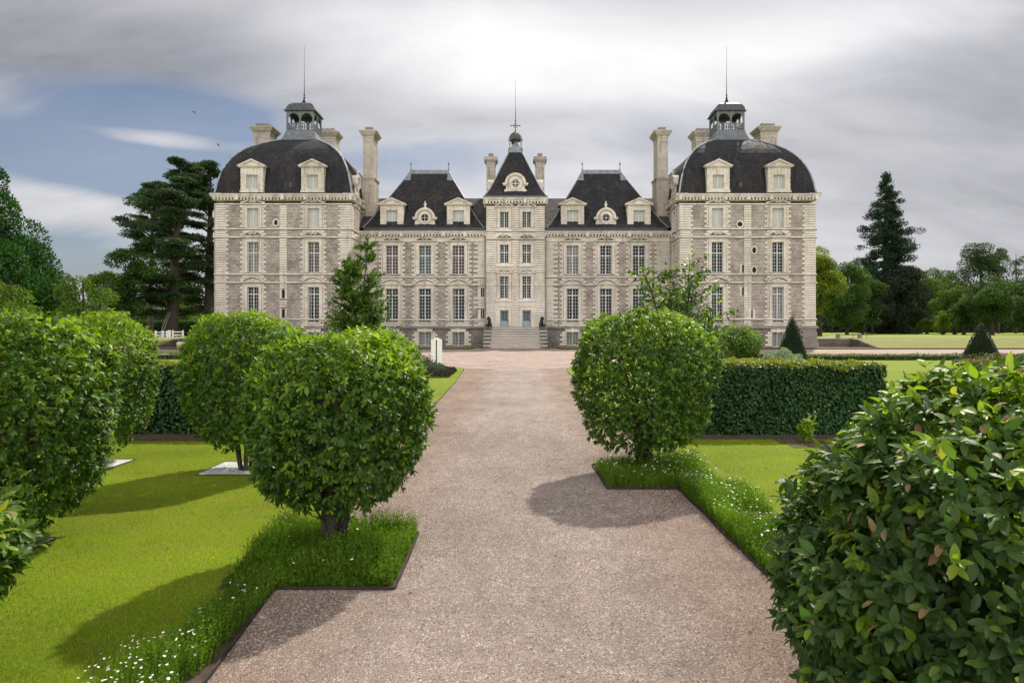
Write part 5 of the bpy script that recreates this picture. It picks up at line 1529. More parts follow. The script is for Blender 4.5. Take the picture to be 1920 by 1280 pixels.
def daisies(tips, name, label, prob, seed, r=0.009):
    rs = np.random.RandomState(seed)
    k = rs.rand(len(tips)) < prob
    t = tips[k]; n = len(t)
    rr = r*rs.uniform(0.6, 1.25, n)
    nr = norm(np.concatenate([rs.normal(size=(n,2))*0.35, np.ones((n,1))], 1))
    a = norm(np.cross(nr, np.array([1.0,0.3,0.1]))); b = np.cross(nr, a)
    m_ = 9
    ang = np.arange(m_)*2*PI/m_
    ring = t[:,None,:]+np.array([0,0,0.03])+rr[:,None,None]*(np.cos(ang)[None,:,None]*a[:,None,:]+np.sin(ang)[None,:,None]*b[:,None,:])+nr[:,None,:]*0.002
    ctr = (t+np.array([0,0,0.03]))[:,None,:]
    V = np.concatenate([ctr, ring], 1).reshape(-1,3)
    f = np.array([(0, 1+q, 1+(q+1)%m_) for q in range(m_)])
    Fa = (f[None]+np.arange(n)[:,None,None]*(m_+1)).reshape(-1,3)
    # stalks
    s0 = t-np.array([0.001,0,0.05]); s1 = t+np.array([0.001,0,-0.05]); s2 = t+np.array([0,0,0.03])
    V2 = np.stack([s0,s1,s2],1).reshape(-1,3)
    F2 = np.arange(3*n).reshape(-1,3)+len(V)
    # yellow eyes
    ring2 = t[:,None,:]+np.array([0,0,0.034])+0.28*rr[:,None,None]*(np.cos(ang[::2])[None,:,None]*a[:,None,:]+np.sin(ang[::2])[None,:,None]*b[:,None,:])
    k5 = ring2.shape[1]
    V3 = ring2.reshape(-1,3); F3 = np.array([(0,q,q+1) for q in range(1,k5-1)])
    F3 = (F3[None]+np.arange(n)[:,None,None]*k5).reshape(-1,3)+len(V)+len(V2)
    mi = np.concatenate([np.zeros(len(Fa)), np.ones(len(F2)), np.full(len(F3), 2)])
    o = npob(name, np.concatenate([V,V2,V3]), np.concatenate([Fa,F2,F3]), [M['petal'], M['herb'], M['eye']], midx=mi)
    tag(o, label, 'daisies', kind='stuff')
M['petal'] = simple('white petals', (0.80,0.80,0.78), 0.7, 0, 0.05)
M['eye'] = simple('yellow flower eyes', (0.55,0.42,0.05), 0.7, 0, 0.1)
M['herb'] = leafmat('feathery herb foliage', (0.07,0.14,0.012), (0.13,0.24,0.018), (0.25,0.34,0.03), 0.42, 0.6, 0.2, 0.8, 2.0, 0.3)
t1 = herbs('herb_bed', [(-2.28, -0.96, 5.28, 6.66)], 9000, 0.07, 0.21, 41, 'tall feathery green herbs filling the square bed under the left path-side shrub', M['herb'], 0.026, 13, density=lambda x, y, rs: rs.rand(len(x)) < 0.9)
t2 = herbs('herb_bed', [(-2.15, -1.83, 3.9, 5.26)], 1400, 0.05, 0.17, 42, 'low feathery herbs and daisies along the lower left path edging', M['herb'], 0.02, 9)
daisies(t2, 'daisies', 'white daisies along the lower left edge of the path', 0.015, 43, 0.0085)
daisies(t1, 'daisies', 'few white daisies among the tall herbs of the left bed', 0.004, 44, 0.010)
t2b = herbs('herb_bed', [(-2.3, -1.85, 2.6, 4.1), (-1.86, -1.74, 2.6, 3.6)], 2400, 0.04, 0.15, 47, 'sparse daisies and herbs at the bottom left corner of the lawn', M['herb'], 0.018, 8)
daisies(t2b, 'daisies', 'white daisies at the bottom left corner of the lawn', 0.13, 48, 0.008)
t3 = herbs('herb_bed', [(1.16, 2.6, 8.59, 10.05), (2.0, 2.7, 10.05, 10.6)], 5200, 0.09, 0.21, 45, 'green herbs in the square bed round the stems of the right-hand shrub', M['herb'], 0.024, 10)
daisies(t3, 'daisies', 'white daisies under the right-hand barrel-shaped shrub', 0.06, 46, 0.012)
t4 = herbs('herb_bed', [(2.06, 2.8, 3.8, 8.6), (2.06, 2.5, 4.5, 8.6)], 13000, 0.10, 0.25, 49, 'feathery green flower border along the right edge of the path', M['herb'], 0.024, 12)
daisies(t4, 'daisies', 'dense white daisies in the border along the right edge of the path', 0.05, 50, 0.010)

# ================================================================== HEDGES
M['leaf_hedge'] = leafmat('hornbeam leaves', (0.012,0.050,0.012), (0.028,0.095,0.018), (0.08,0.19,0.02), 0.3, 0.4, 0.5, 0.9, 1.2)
M['leaf_top'] = leafmat('yellow green hedge top', (0.09,0.16,0.02), (0.22,0.26,0.03), (0.36,0.26,0.05), 0.35, 0.5, 0.3, 0.7, 1.5)  # lighter and yellower than the hedge sides
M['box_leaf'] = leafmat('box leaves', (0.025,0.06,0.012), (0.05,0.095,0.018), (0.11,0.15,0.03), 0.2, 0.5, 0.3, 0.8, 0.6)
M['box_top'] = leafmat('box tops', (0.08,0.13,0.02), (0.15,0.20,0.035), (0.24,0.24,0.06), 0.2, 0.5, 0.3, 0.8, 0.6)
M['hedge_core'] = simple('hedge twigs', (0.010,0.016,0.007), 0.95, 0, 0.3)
def hedge(name, label, x0, x1, y0, y1, h, n, leaf, seed, mats=('leaf_hedge','leaf_top'), cat='hedge', z0=0.0, rot=0.0, group=None, kind=None):
    rs = np.random.RandomState(seed)
    cx, cy = (x0+x1)/2, (y0+y1)/2
    a, b = (x1-x0)/2, (y1-y0)/2
    t = thing(name, label, cat, (cx, cy, z0), group); t.rotation_euler[2] = rot
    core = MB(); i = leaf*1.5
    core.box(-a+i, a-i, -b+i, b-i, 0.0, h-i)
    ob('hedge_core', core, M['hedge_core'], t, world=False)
    A = [2*a*h, 2*a*2*b, 2*b*h, 2*b*h, 2*a*h*0.35]
    idx = rs.choice(5, n, p=np.array(A)/sum(A))
    u, v = rs.rand(2, n)
    P_ = np.zeros((n,3)); N_ = np.zeros((n,3))
    for k, (fn, nn) in enumerate((
        (lambda u,v: np.stack([-a+2*a*u, np.full_like(u,-b), h*v],1), (0,-1,0)),
        (lambda u,v: np.stack([-a+2*a*u, -b+2*b*v, np.full_like(u,h)],1), (0,0,1)),
        (lambda u,v: np.stack([np.full_like(u,-a), -b+2*b*u, h*v],1), (-1,0,0)),
        (lambda u,v: np.stack([np.full_like(u,a), -b+2*b*u, h*v],1), (1,0,0)),
        (lambda u,v: np.stack([-a+2*a*u, np.full_like(u,b), h*v],1), (0,1,0)))):
        s = idx == k; P_[s] = fn(u[s], v[s]); N_[s] = nn
    P_ += N_*(rs.normal(size=(n,1))*leaf*0.30 + lump(P_+seed, seed, (0.7, 3.0), (0.02, 0.02))[:,None] - leaf*0.3)
    V, Fa = leaves(P_, N_, leaf, rs, (LEAF, LEAF_F) if leaf < 0.07 and h > 1 else (SM, SM_F), 0.35, 0.45, 0.5, 1.15)
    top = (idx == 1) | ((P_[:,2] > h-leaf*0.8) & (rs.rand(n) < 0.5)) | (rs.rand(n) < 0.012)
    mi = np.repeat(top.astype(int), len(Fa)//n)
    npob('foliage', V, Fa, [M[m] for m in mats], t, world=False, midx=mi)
    return t
hedge('clipped_hedge', 'tall clipped dark green hedge right of the path with a yellow-green flat top', 3.0, 7.12, 13.05, 14.35, 1.36, 24000, 0.062, 61)
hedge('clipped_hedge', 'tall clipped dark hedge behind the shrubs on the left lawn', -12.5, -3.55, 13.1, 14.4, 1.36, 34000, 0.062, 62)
hedge('box_edging', 'long low clipped box hedge along the pink gravel road on the right', 11.5, 40, 45.5, 46.4, 0.38, 16000, 0.09, 63, ('box_leaf','box_top'))
hedge('box_edging', 'low clipped box hedge seen between the left-hand shrubs in front of the pink gravel', -42, -11.5, 47, 47.9, 0.42, 14000, 0.09, 64, ('box_leaf','box_top'))
hedge('box_edging', 'short curved low box hedge in front of the rounded bush', 9.6, 11.5, 35.8, 36.5, 0.30, 2600, 0.05, 65, ('box_top','box_top'), rot=0.35)
hedge('box_edging', 'low box hedge running forward beside the far right cone', 24.0, 26.2, 36.6, 37.4, 0.34, 3000, 0.06, 66, ('box_leaf','box_top'), rot=-0.9)

# hydrangea seedling and small plants at the hedge foot
def smallplant(name, label, x, y, h, wdt, n, leaf, seed, m, cat='plant', flowers=False):
    rs = np.random.RandomState(seed)
    t = thing(name, label, cat, (x, y, 0))
    mb = MB(); tips = []
    for k in range(7):
        a = rs.rand()*2*PI; e = (math.cos(a)*wdt*rs.uniform(.3,1), math.sin(a)*wdt*rs.uniform(.3,1), h*rs.uniform(0.55,1.0))
        mb.tube([(0,0,0), (e[0]*0.4, e[1]*0.4, e[2]*0.55), e], [0.006,0.005,0.003], 5); tips.append(e)
    ob('stem', mb, M['herb'], t, world=False)
    T = np.array(tips); i = rs.randint(0, 7, n); u = rs.uniform(0.3, 1.0, n)
    P_ = T[i]*u[:,None]+rs.normal(size=(n,3))*wdt*0.10
    V, Fa = leaves(P_, norm(rs.normal(size=(n,3))+np.array([0,0,0.4])), leaf, rs, droop=0.1)
    npob('leaves', V, Fa, M[m], t, world=False)
    if flowers:
        P2 = np.concatenate([np.array(e)+np.stack([rs.normal(size=45)*0.015, rs.normal(size=45)*0.015, rs.uniform(-0.02,0.12,45)],1) for e in tips[:3]])
        V, Fa = leaves(P2, norm(rs.normal(size=P2.shape)), 0.018, rs, (SM, SM_F))
        npob('flowers', V, Fa, M['cream_flower'], t, world=False)
M['cream_flower'] = simple('cream florets', (0.45,0.42,0.28), 0.7, 0, 0.15)
smallplant('hydrangea', 'small pale leafy hydrangea with cream flower spikes at the foot of the right hedge', 5.12, 12.1, 0.48, 0.2, 130, 0.10, 71, 'leaf_new', 'plant', True)

# ================================================================== TOPIARY AND BUSHES BEYOND THE HEDGES
def bushlet(name, label, x, y, R_, h, n, leaf, seed, mats, cat, prof='round', p=2.2, core=True, z0=0.0):
    rs = np.random.RandomState(seed)
    t = thing(name, label, cat, (x, y, z0))
    th = rs.rand(n)*2*PI; v = rs.rand(n)
    if prof == 'cone':
        zz = 1-np.sqrt(v); r = R_*(1-zz)**0.92+0.02; z = zz*h
        N_ = np.stack([np.cos(th), np.sin(th), np.full(n, R_/h)], 1)
        q = 1-np.abs(rs.normal(size=n))*0.05
    else:
        zz = v; z = zz*h; r = R_*np.power(np.clip(1-np.abs(2*zz-0.9)**p/1.3, 0, 1), 0.55)
        N_ = np.stack([np.cos(th), np.sin(th), (zz-0.45)*2.2], 1)
        q = 1-np.abs(rs.normal(size=n))*0.16
    N_ = norm(N_)
    base = np.stack([np.cos(th)*r, np.sin(th)*r, z], 1)
    if prof != 'cone': q = q*(1+lump(base, seed, (1.0/R_*0.9, 2.2/R_), (0.11, 0.08)))
    P_ = np.stack([np.cos(th)*r*q, np.sin(th)*r*q, z*(q if prof != 'cone' else 1)], 1)
    V, Fa = leaves(P_, N_, leaf, rs, (SM, SM_F), 0.6, 0.1, 0.5, 1.1)
    mi = np.repeat((rs.rand(n) < 0.25+0.3*(z/h)).astype(int), 2) if len(mats) > 1 else None
    npob('foliage', V, Fa, [M[m] for m in mats], t, world=False, midx=mi)
    if core:
        mb = MB()
        if prof == 'cone': mb.lathe([(R_*0.93,0.0),(R_*0.45,h*0.5),(0.02,h*0.94)], 0, 0, 20)
        else: mb.lathe([(0.15*R_,0.02),(R_*0.55,h*0.25),(R_*0.62,h*0.45),(R_*0.45,h*0.72),(0.05,h*0.85)], 0, 0, 14)
        ob('trunk', mb, M['hedge_core'], t, world=False)
    return t
M['yew'] = leafmat('yew needles', (0.010,0.026,0.008), (0.022,0.05,0.012), (0.05,0.09,0.016), 0.12, 0.55, 0.3, 0.85, 0.7)
M['silver'] = leafmat('silver green foliage', (0.17,0.22,0.15), (0.28,0.35,0.24), (0.42,0.48,0.36), 0.2, 0.7, 0.2)
M['lav'] = leafmat('lavender foliage', (0.045,0.06,0.045), (0.10,0.14,0.09), (0.19,0.24,0.17), 0.15, 0.7, 0.2)
M['lav_wood'] = leafmat('woody lavender stems', (0.035,0.03,0.025), (0.075,0.065,0.052), (0.12,0.11,0.085), 0.1, 0.8, 0.1)
M['red_leaf'] = leafmat('copper rose leaves', (0.10,0.05,0.03), (0.23,0.11,0.07), (0.34,0.20,0.12), 0.25, 0.6, 0.2)
bushlet('cone_topiary', 'dark yew clipped to a tall narrow cone in front of the right castle pavilion', 17.55, 43.3, 0.98, 3.0, 9000, 0.065, 81, ['yew'], 'topiary', 'cone')
bushlet('cone_topiary', 'dark yew cone standing alone at the far right lawn', 27.7, 40.6, 1.12, 2.52, 9000, 0.065, 82, ['yew'], 'topiary', 'cone')
bushlet('rounded_bush', 'loose rounded bright green bush between the right hedge and the castle', 15.2, 46.5, 1.42, 2.5, 9000, 0.12, 83, ['leaf_shrub','leaf_new'], 'bush')
bushlet('silver_tuft', 'silvery green tuft in front of the tall yew cone', 13.2, 34.0, 0.92, 1.08, 5500, 0.10, 84, ['silver'], 'plant', core=False)
bushlet('copper_bush', 'low copper-red leaved bush behind the large dark shrub on the right', 19.5, 27.5, 1.5, 0.98, 5000, 0.08, 85, ['red_leaf','box_top'], 'bush', core=False)
bushlet('cone_topiary', 'small light green cone at the left foot of the castle', -42.6, 96, 1.0, 4.4, 3000, 0.18, 86, ['leaf_shrub'], 'topiary', 'cone', z0=0.9)
# lavender clump by the stele
def lavender():
    rs = np.random.RandomState(87)
    t = thing('lavender', 'grey-green lavender clump at the foot of the white stele', 'plant', (-4.05, 30.5, 0))
    n = 5200
    cx_ = rs.uniform(-1.05, 1.25, n); cy_ = rs.uniform(-1.9, 2.1, n)
    h = 0.62*np.sqrt(np.clip(1-(cx_/1.35)**2, 0.05, 1))*np.sqrt(np.clip(1-(cy_/2.3)**2, 0.05, 1))*rs.uniform(0.7, 1.1, n)*(1+lump(np.stack([cx_, cy_, cx_*0], 1), 5, (1.2, 2.5), (0.3, 0.2)))
    tt = rs.uniform(0.1, 1, (n, 5))
    P_ = np.stack([cx_[:,None]+0*tt, cy_[:,None]+0*tt, h[:,None]*tt], 2).reshape(-1,3)
    V, Fa = leaves(P_, norm(rs.normal(size=(len(P_),3))*0.5+np.array([0,0,1.0])), 0.085, rs, (SM, SM_F), 1.0, -0.4, 0.2, 0.55)
    low = (P_[:,2] < 0.30*rs.uniform(0.7, 1.3, len(P_)))
    npob('foliage', V, Fa, [M['lav'], M['lav_wood']], t, world=False, midx=np.repeat(low.astype(int), 2))
lavender()

# white stele
def stele():
    t = thing('stele', 'white upright stele with a brown vertical slot behind the lavender left of the path', 'sign', (-4.30, 37.2, 0))
    mb = MB(); hw = 0.29
    def prof(a, b): return [(a,0),(b,0),(b,1.50)]+[]
    mb.prism([(-hw,0),(-0.035,0),(-0.035,1.46),(-0.035,1.60),(-0.08,1.59),(-0.14,1.55),(-0.18,1.52),(-hw,1.51)], -0.09, 0.09)
    mb.prism([(hw,0),(0.035,0),(0.035,1.46),(0.035,1.60),(0.08,1.59),(0.14,1.55),(0.18,1.52),(hw,1.51)], -0.09, 0.09)
    mb.prism([(-0.034,1.47),(0.034,1.47),(0.034,1.602),(-0.034,1.602)], -0.088, 0.088)
    ob('slab', mb, M['stele'], t, world=False)
    mb = MB(); mb.box(-0.033, 0.033, -0.03, 0.03, 0, 1.46); ob('slot', mb, M['rust'], t, world=False)
M['stele'] = simple('white stone panel', (0.78,0.77,0.75), 0.6, 0, 0.05)
M['rust'] = simple('rust brown metal', (0.11,0.055,0.035), 0.7, 0, 0.2)
stele()

# fallen leaves on the gravel
def fallen():
    rs = np.random.RandomState(77); n = 55
    y = 3.0*(14/3.0)**rs.rand(n); x = rs.uniform(-1.5, 1.9, n)
    k = ~((y > 5.2) & (y < 6.75) & (x < -0.9)) & ~((y > 8.5) & (y < 10.2) & (x > 1.1)); x, y = x[k], y[k]; n = len(x)
    P_ = np.stack([x, y, np.full(n, 0.016)], 1)
    N_ = norm(np.stack([rs.normal(size=n), rs.normal(size=n), np.full(n, 0.02)], 1))
    t, f = LEAF, LEAF_F
    ax = N_; up = norm(np.stack([rs.normal(size=n)*0.15, rs.normal(size=n)*0.15, np.ones(n)], 1)); side = norm(np.cross(up, ax)); nz = np.cross(ax, side)
    s = rs.uniform(0.015, 0.035, n)
    V = P_[:,None,:]+s[:,None,None]*(t[None,:,0:1]*ax[:,None,:]+t[None,:,1:2]*side[:,None,:]+t[None,:,2:3]*nz[:,None,:])
    o = npob('fallen_leaves', V.reshape(-1,3), (f[None]+np.arange(n)[:,None,None]*8).reshape(-1,3), M['dead_leaf'])
    tag(o, 'scattered small brown fallen leaves on the gravel path', 'leaves', kind='stuff')
M['dead_leaf'] = leafmat('dead leaves', (0.07,0.035,0.02), (0.14,0.08,0.045), (0.24,0.17,0.07), 0.1, 0.8, 0.1)
fallen()
# ================================================================== LOOSE YOUNG TREES BEHIND THE HEDGES
def sapling(name, label, x, y, h, R_, n, leaf, seed, mats, nst=5, z0=0.0, lowest=0.12, crown_pow=0.8):
    rs = np.random.RandomState(seed); r2 = random.Random(seed)
    t = thing(name, label, 'tree', (x, y, z0))
    mb = MB(); segs = []
    for k in range(nst):
        a = 2*PI*k/nst+r2.uniform(-.5,.5); hh = h*(1.0 if k == 0 else r2.uniform(0.55, 0.92))
        lean = R_*(0.12 if k == 0 else r2.uniform(0.25, 0.6))
        pts = [Vector((0.05*math.cos(a), 0.05*math.sin(a), 0))]
        for q in range(1, 9):
            u = q/8
            pts.append(Vector((math.cos(a)*lean*u**1.1+r2.uniform(-.05,.05), math.sin(a)*lean*u**1.1+r2.uniform(-.05,.05), hh*u)))
        mb.tube(pts, [0.055*(1-0.9*q/8)+0.004 for q in range(9)], 6)
        for j in range(int(hh*13)):
            u = r2.uniform(lowest, 0.97); q = u*8; i = min(int(q), 7)
            b = pts[i].lerp(pts[i+1], q-i)
            L = R_*(0.25+0.75*(1-u)**crown_pow)*r2.uniform(0.4, 1.0); aa = r2.uniform(0, 2*PI)
            e = b+Vector((math.cos(aa)*L, math.sin(aa)*L, L*r2.uniform(0.15, 0.7)))
            mb.tube([b, b.lerp(e, .5)+Vector((0,0,0.05*L)), e], [0.012, 0.008, 0.003], 4)
            segs.append((b, e))
        segs += [(pts[5], pts[8]), (pts[6], pts[8])]
    ob('trunk', mb, M['bark'], t, world=False)
    B = np.array([tuple(s[0]) for s in segs]); E = np.array([tuple(s[1]) for s in segs])
    i = rs.randint(0, len(segs), n); u = rs.uniform(0.25, 1.08, n)
    P_ = B[i]+(E[i]-B[i])*u[:,None]+rs.normal(size=(n,3))*leaf*0.45
    N_ = norm(E[i]-B[i]+rs.normal(size=(n,3))*0.4)
    V, Fa = leaves(P_, N_, leaf, rs, (LEAF, LEAF_F), 0.6, 0.5, 0.5)
    mi = np.repeat((rs.rand(n) < 0.22).astype(int), len(LEAF_F))
    npob('crown', V, Fa, [M[m] for m in mats], t, world=False, midx=mi)
M['leaf_mid'] = leafmat('mid green leaves', (0.035,0.08,0.014), (0.07,0.14,0.022), (0.15,0.22,0.03), 0.4, 0.45, 0.4)
sapling('young_tree', 'upright bushy young tree in front of the left wing, behind the path-side shrub', -4.62, 20.5, 4.75, 1.38, 36000, 0.070, 91, ['leaf_mid','leaf_new'], 7, 0, 0.06, 0.8)
sapling('young_tree', 'airy big-leaved sapling above the right-hand clipped shrub', 3.85, 15.9, 3.65, 1.5, 5200, 0.11, 92, ['leaf_mid','leaf_new'], 8, 0, 0.12, 0.45)

# ================================================================== LARGE TREES
M['bark_dark'] = simple('dark bark', (0.05,0.042,0.035), 0.95, 0, 0.35, 2, 0.1, 0.6)
M['t_dark'] = leafmat('dark tree foliage', (0.016,0.040,0.012), (0.036,0.078,0.020), (0.07,0.12,0.03), 0.3, 0.6, 0.2, 0.8, 0.25, 0.45)
M['t_mid'] = leafmat('tree foliage', (0.032,0.072,0.014), (0.070,0.135,0.022), (0.13,0.19,0.03), 0.38, 0.6, 0.2, 0.8, 0.25, 0.4)
M['t_light'] = leafmat('light tree foliage', (0.075,0.125,0.016), (0.135,0.21,0.024), (0.22,0.27,0.03), 0.42, 0.6, 0.2, 0.8, 0.25, 0.35)
M['t_yellow'] = leafmat('yellow green tree foliage', (0.11,0.15,0.012), (0.22,0.27,0.02), (0.36,0.36,0.03), 0.45, 0.6, 0.2, 0.8, 0.25, 0.3)
M['t_cedar'] = leafmat('cedar needles', (0.032,0.056,0.032), (0.068,0.108,0.056), (0.13,0.18,0.09), 0.28, 0.65, 0.2, 0.75, 0.2, 0.35)
M['t_thuja'] = leafmat('thuja sprays', (0.010,0.050,0.009), (0.024,0.095,0.014), (0.05,0.15,0.02), 0.25, 0.55, 0.25, 0.8, 0.3, 0.4)
M['t_grey'] = leafmat('grey green foliage', (0.045,0.06,0.03), (0.08,0.105,0.05), (0.12,0.15,0.07), 0.3, 0.7, 0.1, 0.8, 0.2, 0.3)

def clumps(lobes, n, leaf, rs, thick=0.22, upbias=0.55, flat=1.0, droop=0.25):
    """lobes: (x,y,z,rx,ry,rz). leaf faces over the outer part of every lobe"""
    L = np.array(lobes); area = (L[:,3]*L[:,5]+L[:,3]*L[:,4]); pr = area/area.sum()
    i = rs.choice(len(L), n, p=pr)
    d = norm(rs.normal(size=(n,3))+np.array([0,0,upbias*0.6]))
    q = 1-np.abs(rs.normal(size=n))*thick
    P_ = L[i,:3]+d*L[i,3:6]*q[:,None]
    return P_, norm(d*np.array([1,1,1.3]))
def bigtree(name, label, x, y, h, cr, zc0, nl, n, leaf, seed, mats, z0=None, group=None, trunk_r=0.35, shape=1.0, cat='tree', lobe=0.36, elong=1.0, droop=0.3, trunk='bark_dark', gaps=0.0, topw=0.75):
    """broad-leaved tree: crown from zc0 to h made of nl leafy lobes, limbs reach every lobe"""
    rs = np.random.RandomState(seed)
    if z0 is None: z0 = float(H(x, y))
    t = thing(name, label, cat, (x, y, z0), group)
    cz, hz = (zc0+h)/2, (h-zc0)/2
    lobes = []
    for k in range(nl):
        d = norm(rs.normal(size=3)); rr = rs.rand()**0.4
        zf = d[2]*rr
        wfac = (1-(1-topw)*max(0, zf))*(1 if zf > -0.2 else 0.9)
        r = cr*lobe*rs.uniform(0.65, 1.25)
        lobes.append((d[0]*rr*cr*wfac*(1-lobe*0.8), d[1]*rr*cr*wfac*(1-lobe*0.8), cz+zf*hz*(1-(lobe*0.55 if zf > 0 else 0.0)), r, r, r*rs.uniform(0.6, 0.9)*elong))
    P_, N_ = clumps(lobes, n, leaf, rs)
    V, Fa = leaves(P_, N_, leaf, rs, (SM, SM_F), 0.5, droop, 0.7, 1.3)
    mi = None
    if len(mats) > 1:
        hi = np.clip((P_[:,2]-zc0)/(h-zc0), 0, 1)
        pt = lump(P_, seed, (0.25, 0.5), (0.5, 0.4))
        mi = np.repeat(((rs.rand(n) < 0.30+0.35*pt)).astype(int), 2)
    npob('crown', V, Fa, [M[m] for m in mats], t, world=False, midx=mi)
    mb = MB()
    mb.tube([(0,0,-0.2), (0,0,zc0*0.6), (0.1,0.05,zc0+hz*0.5), (0,0,h*0.85)], [trunk_r*1.25, trunk_r, trunk_r*0.6, 0.06], 8)
    for k, l in enumerate(lobes):
        if k % 2: continue
        zs_ = max(zc0*0.75, min(l[2]-0.15*h, h*0.7))
        mb.tube([(0,0,zs_*0.95), (l[0]*0.45, l[1]*0.45, zs_+(l[2]-zs_)*0.55), (l[0], l[1], l[2])], [trunk_r*0.4, trunk_r*0.22, 0.03], 5)
    ob('trunk', mb, M[trunk], t, world=False)
    return t
def px2(x, D_): return (x-966.5)*D_/1280.0
def zt(y, D_): return 2+(619-y)*D_/1280.0

# --- left: thuja, cedars and companions
def thuja(name, label, x, y, h, Rb, n, leaf, seed, mats, z0=0.0, nl=90):
    rs = np.random.RandomState(seed)
    t = thing(name, label, 'tree', (x, y, z0))
    lobes = []
    for k in range(nl):
        u = rs.rand()**1.35; a = rs.rand()*2*PI
        r = Rb*(1-u)**0.85*rs.uniform(0.72, 0.98)
        s = Rb*(0.10+0.20*(1-u))*rs.uniform(0.7, 1.3)
        lobes.append((math.cos(a)*r, math.sin(a)*r, h*u*0.93+0.6, s, s, s*1.25))
    lobes.append((0,0,h-0.9,0.5,0.5,0.9))
    P_, N_ = clumps(lobes, n, leaf, rs, 0.15)
    V, Fa = leaves(P_, norm(N_+np.array([0,0,0.25])), leaf, rs, (SM, SM_F), 0.9, -0.1, 0.45, 0.8)
    mi = np.repeat((rs.rand(n) < 0.2).astype(int), 2)
    npob('crown', V, Fa, [M[m] for m in mats], t, world=False, midx=mi)
    mb = MB(); mb.tube([(0,0,-0.2),(0,0,h*0.5),(0,0,h*0.95)], [0.5,0.3,0.04], 8)
    core = MB()
    ob('trunk', mb, M['bark_far'], t, world=False)
thuja('thuja_tree', 'large dark green conifer with billowing sprays at the far left edge', px2(-62, 56), 56, zt(268, 56), 8.0, 150000, 0.30, 101, ['t_thuja','t_mid'], nl=150)
bigtree('small_tree', 'light yellow-green small tree right of the far left conifer', px2(155, 48), 48, zt(505, 48), 2.6, 0.6, 14, 6500, 0.17, 102, ['t_light','t_mid'], trunk_r=0.12)
bigtree('small_tree', 'light green bush in front of the far left conifer', px2(20, 40), 40, zt(500, 40), 2.6, 0.5, 14, 6500, 0.15, 103, ['t_light','t_mid'], trunk_r=0.12)
bigtree('broadleaf_tree', 'mid green tree left of the cedars with a rounded crown', px2(245, 100), 100, zt(444, 100), 4.3, 1.5, 26, 12000, 0.30, 104, ['t_mid','t_dark'], lobe=0.33)
bigtree('broadleaf_tree', 'distant tree top between the small yellow-green tree and the cedars', px2(187, 130), 130, zt(497, 130), 4.0, 1.5, 14, 5000, 0.4, 105, ['t_mid','t_light'])

def cedar(name, label, x, y, h, Rm, seed, n, z0=1.0, first=0.34, lean=(0,0), bare=0.0, trunk_r=0.75, cut=None):
    """cedar: layered flat plates of needles on long level limbs"""
    rs = np.random.RandomState(seed); r2 = random.Random(seed)
    t = thing(name, label, 'tree', (x, y, z0), 'old cedars left of the castle')
    mb = MB()
    top = Vector((lean[0], lean[1], h))
    tr = [Vector((0,0,-0.3)), Vector((0.05,0,0.9)), Vector((lean[0]*0.15,0,h*0.25)), Vector((lean[0]*0.4,0,h*0.5)), Vector((lean[0]*0.75,0,h*0.78)), top]
    mb.tube(tr, [trunk_r*1.35, trunk_r, trunk_r*0.8, trunk_r*0.6, trunk_r*0.35, 0.06], 9)
    plates = []
    nb = 50
    for k in range(nb):
        u = first+(1-first)*(k+r2.random())/nb
        a = r2.uniform(0, 2*PI)
        prof = (0.62+0.38*math.sin(PI*min(1, (u-first)/(1-first)*1.15)))*(1 if u < 0.86 else (1-u)/0.14*0.7+0.3)
        L = Rm*prof*r2.uniform(0.55, 1.08)
        zb_ = h*u
        bx = lean[0]*u*u
        rise_ = r2.uniform(-0.05, 0.32)*L
        b = Vector((bx,0,zb_-0.12*L)); e = Vector((bx+math.cos(a)*L, math.sin(a)*L, zb_+rise_))
        m_ = b.lerp(e, 0.5)+Vector((0,0,0.10*L))
        mb.tube([b, m_, e], [0.17*trunk_r/0.75, 0.11, 0.03], 5)
        for j in range(r2.randint(5, 8)):
            v = r2.uniform(0.35, 1.0)
            c = (b.lerp(m_, v*2) if v < 0.5 else m_.lerp(e, v*2-1))
            off = Vector((-math.sin(a), math.cos(a), 0))*r2.uniform(-0.30, 0.30)*L
            s = Rm*r2.uniform(0.11, 0.24)
            plates.append((c.x+off.x, c.y+off.y, c.z+r2.uniform(0, .35), s, s, s*r2.uniform(0.18, 0.30)))
    P_, N_ = clumps(plates, n, 0.4, rs, 0.35, 0.9)
    P_[:,2] -= 0.10*rs.rand(n)
    V, Fa = leaves(P_, norm(N_*np.array([1,1,0.3])+np.array([0,0,0.15])), 0.36, rs, (SM, SM_F), 0.8, 0.0, 0.45, 0.75)
    npob('crown', V, Fa, [M['t_cedar'], M['t_dark']], t, world=False, midx=np.repeat((rs.rand(n) < 0.3).astype(int), 2))
    ob('trunk', mb, M['bark_cedar'], t, world=False)
M['bark_cedar'] = simple('cedar bark', (0.075,0.062,0.055), 0.95, 0, 0.35, 2, 0.1, 0.6)
DC = 108
cedar('cedar_tree', 'tallest cedar with a thick trunk and a ladder leaning on it', px2(322, DC), DC, zt(300, DC)-1, 6.6, 111, 90000, first=0.10, lean=(1.6,0), trunk_r=0.95)
cedar('cedar_tree', 'slimmer cedar with a long bare trunk, left of the cedar with the ladder', px2(281, 118), 118, zt(345, 118)-1, 5.6, 112, 36000, first=0.52, lean=(0.8,0), trunk_r=0.5)
cedar('cedar_tree', 'cedar half hidden behind the left corner of the castle', px2(392, 114), 114, zt(310, 114)-1, 6.8, 113, 64000, first=0.12, lean=(0.3,0), trunk_r=0.9)
bigtree('broadleaf_tree', 'dark tree filling the gap behind the cedar trunks', px2(330, 150), 150, 20, 9.5, 3, 22, 9000, 0.55, 114, ['t_dark','t_mid'], lobe=0.4)
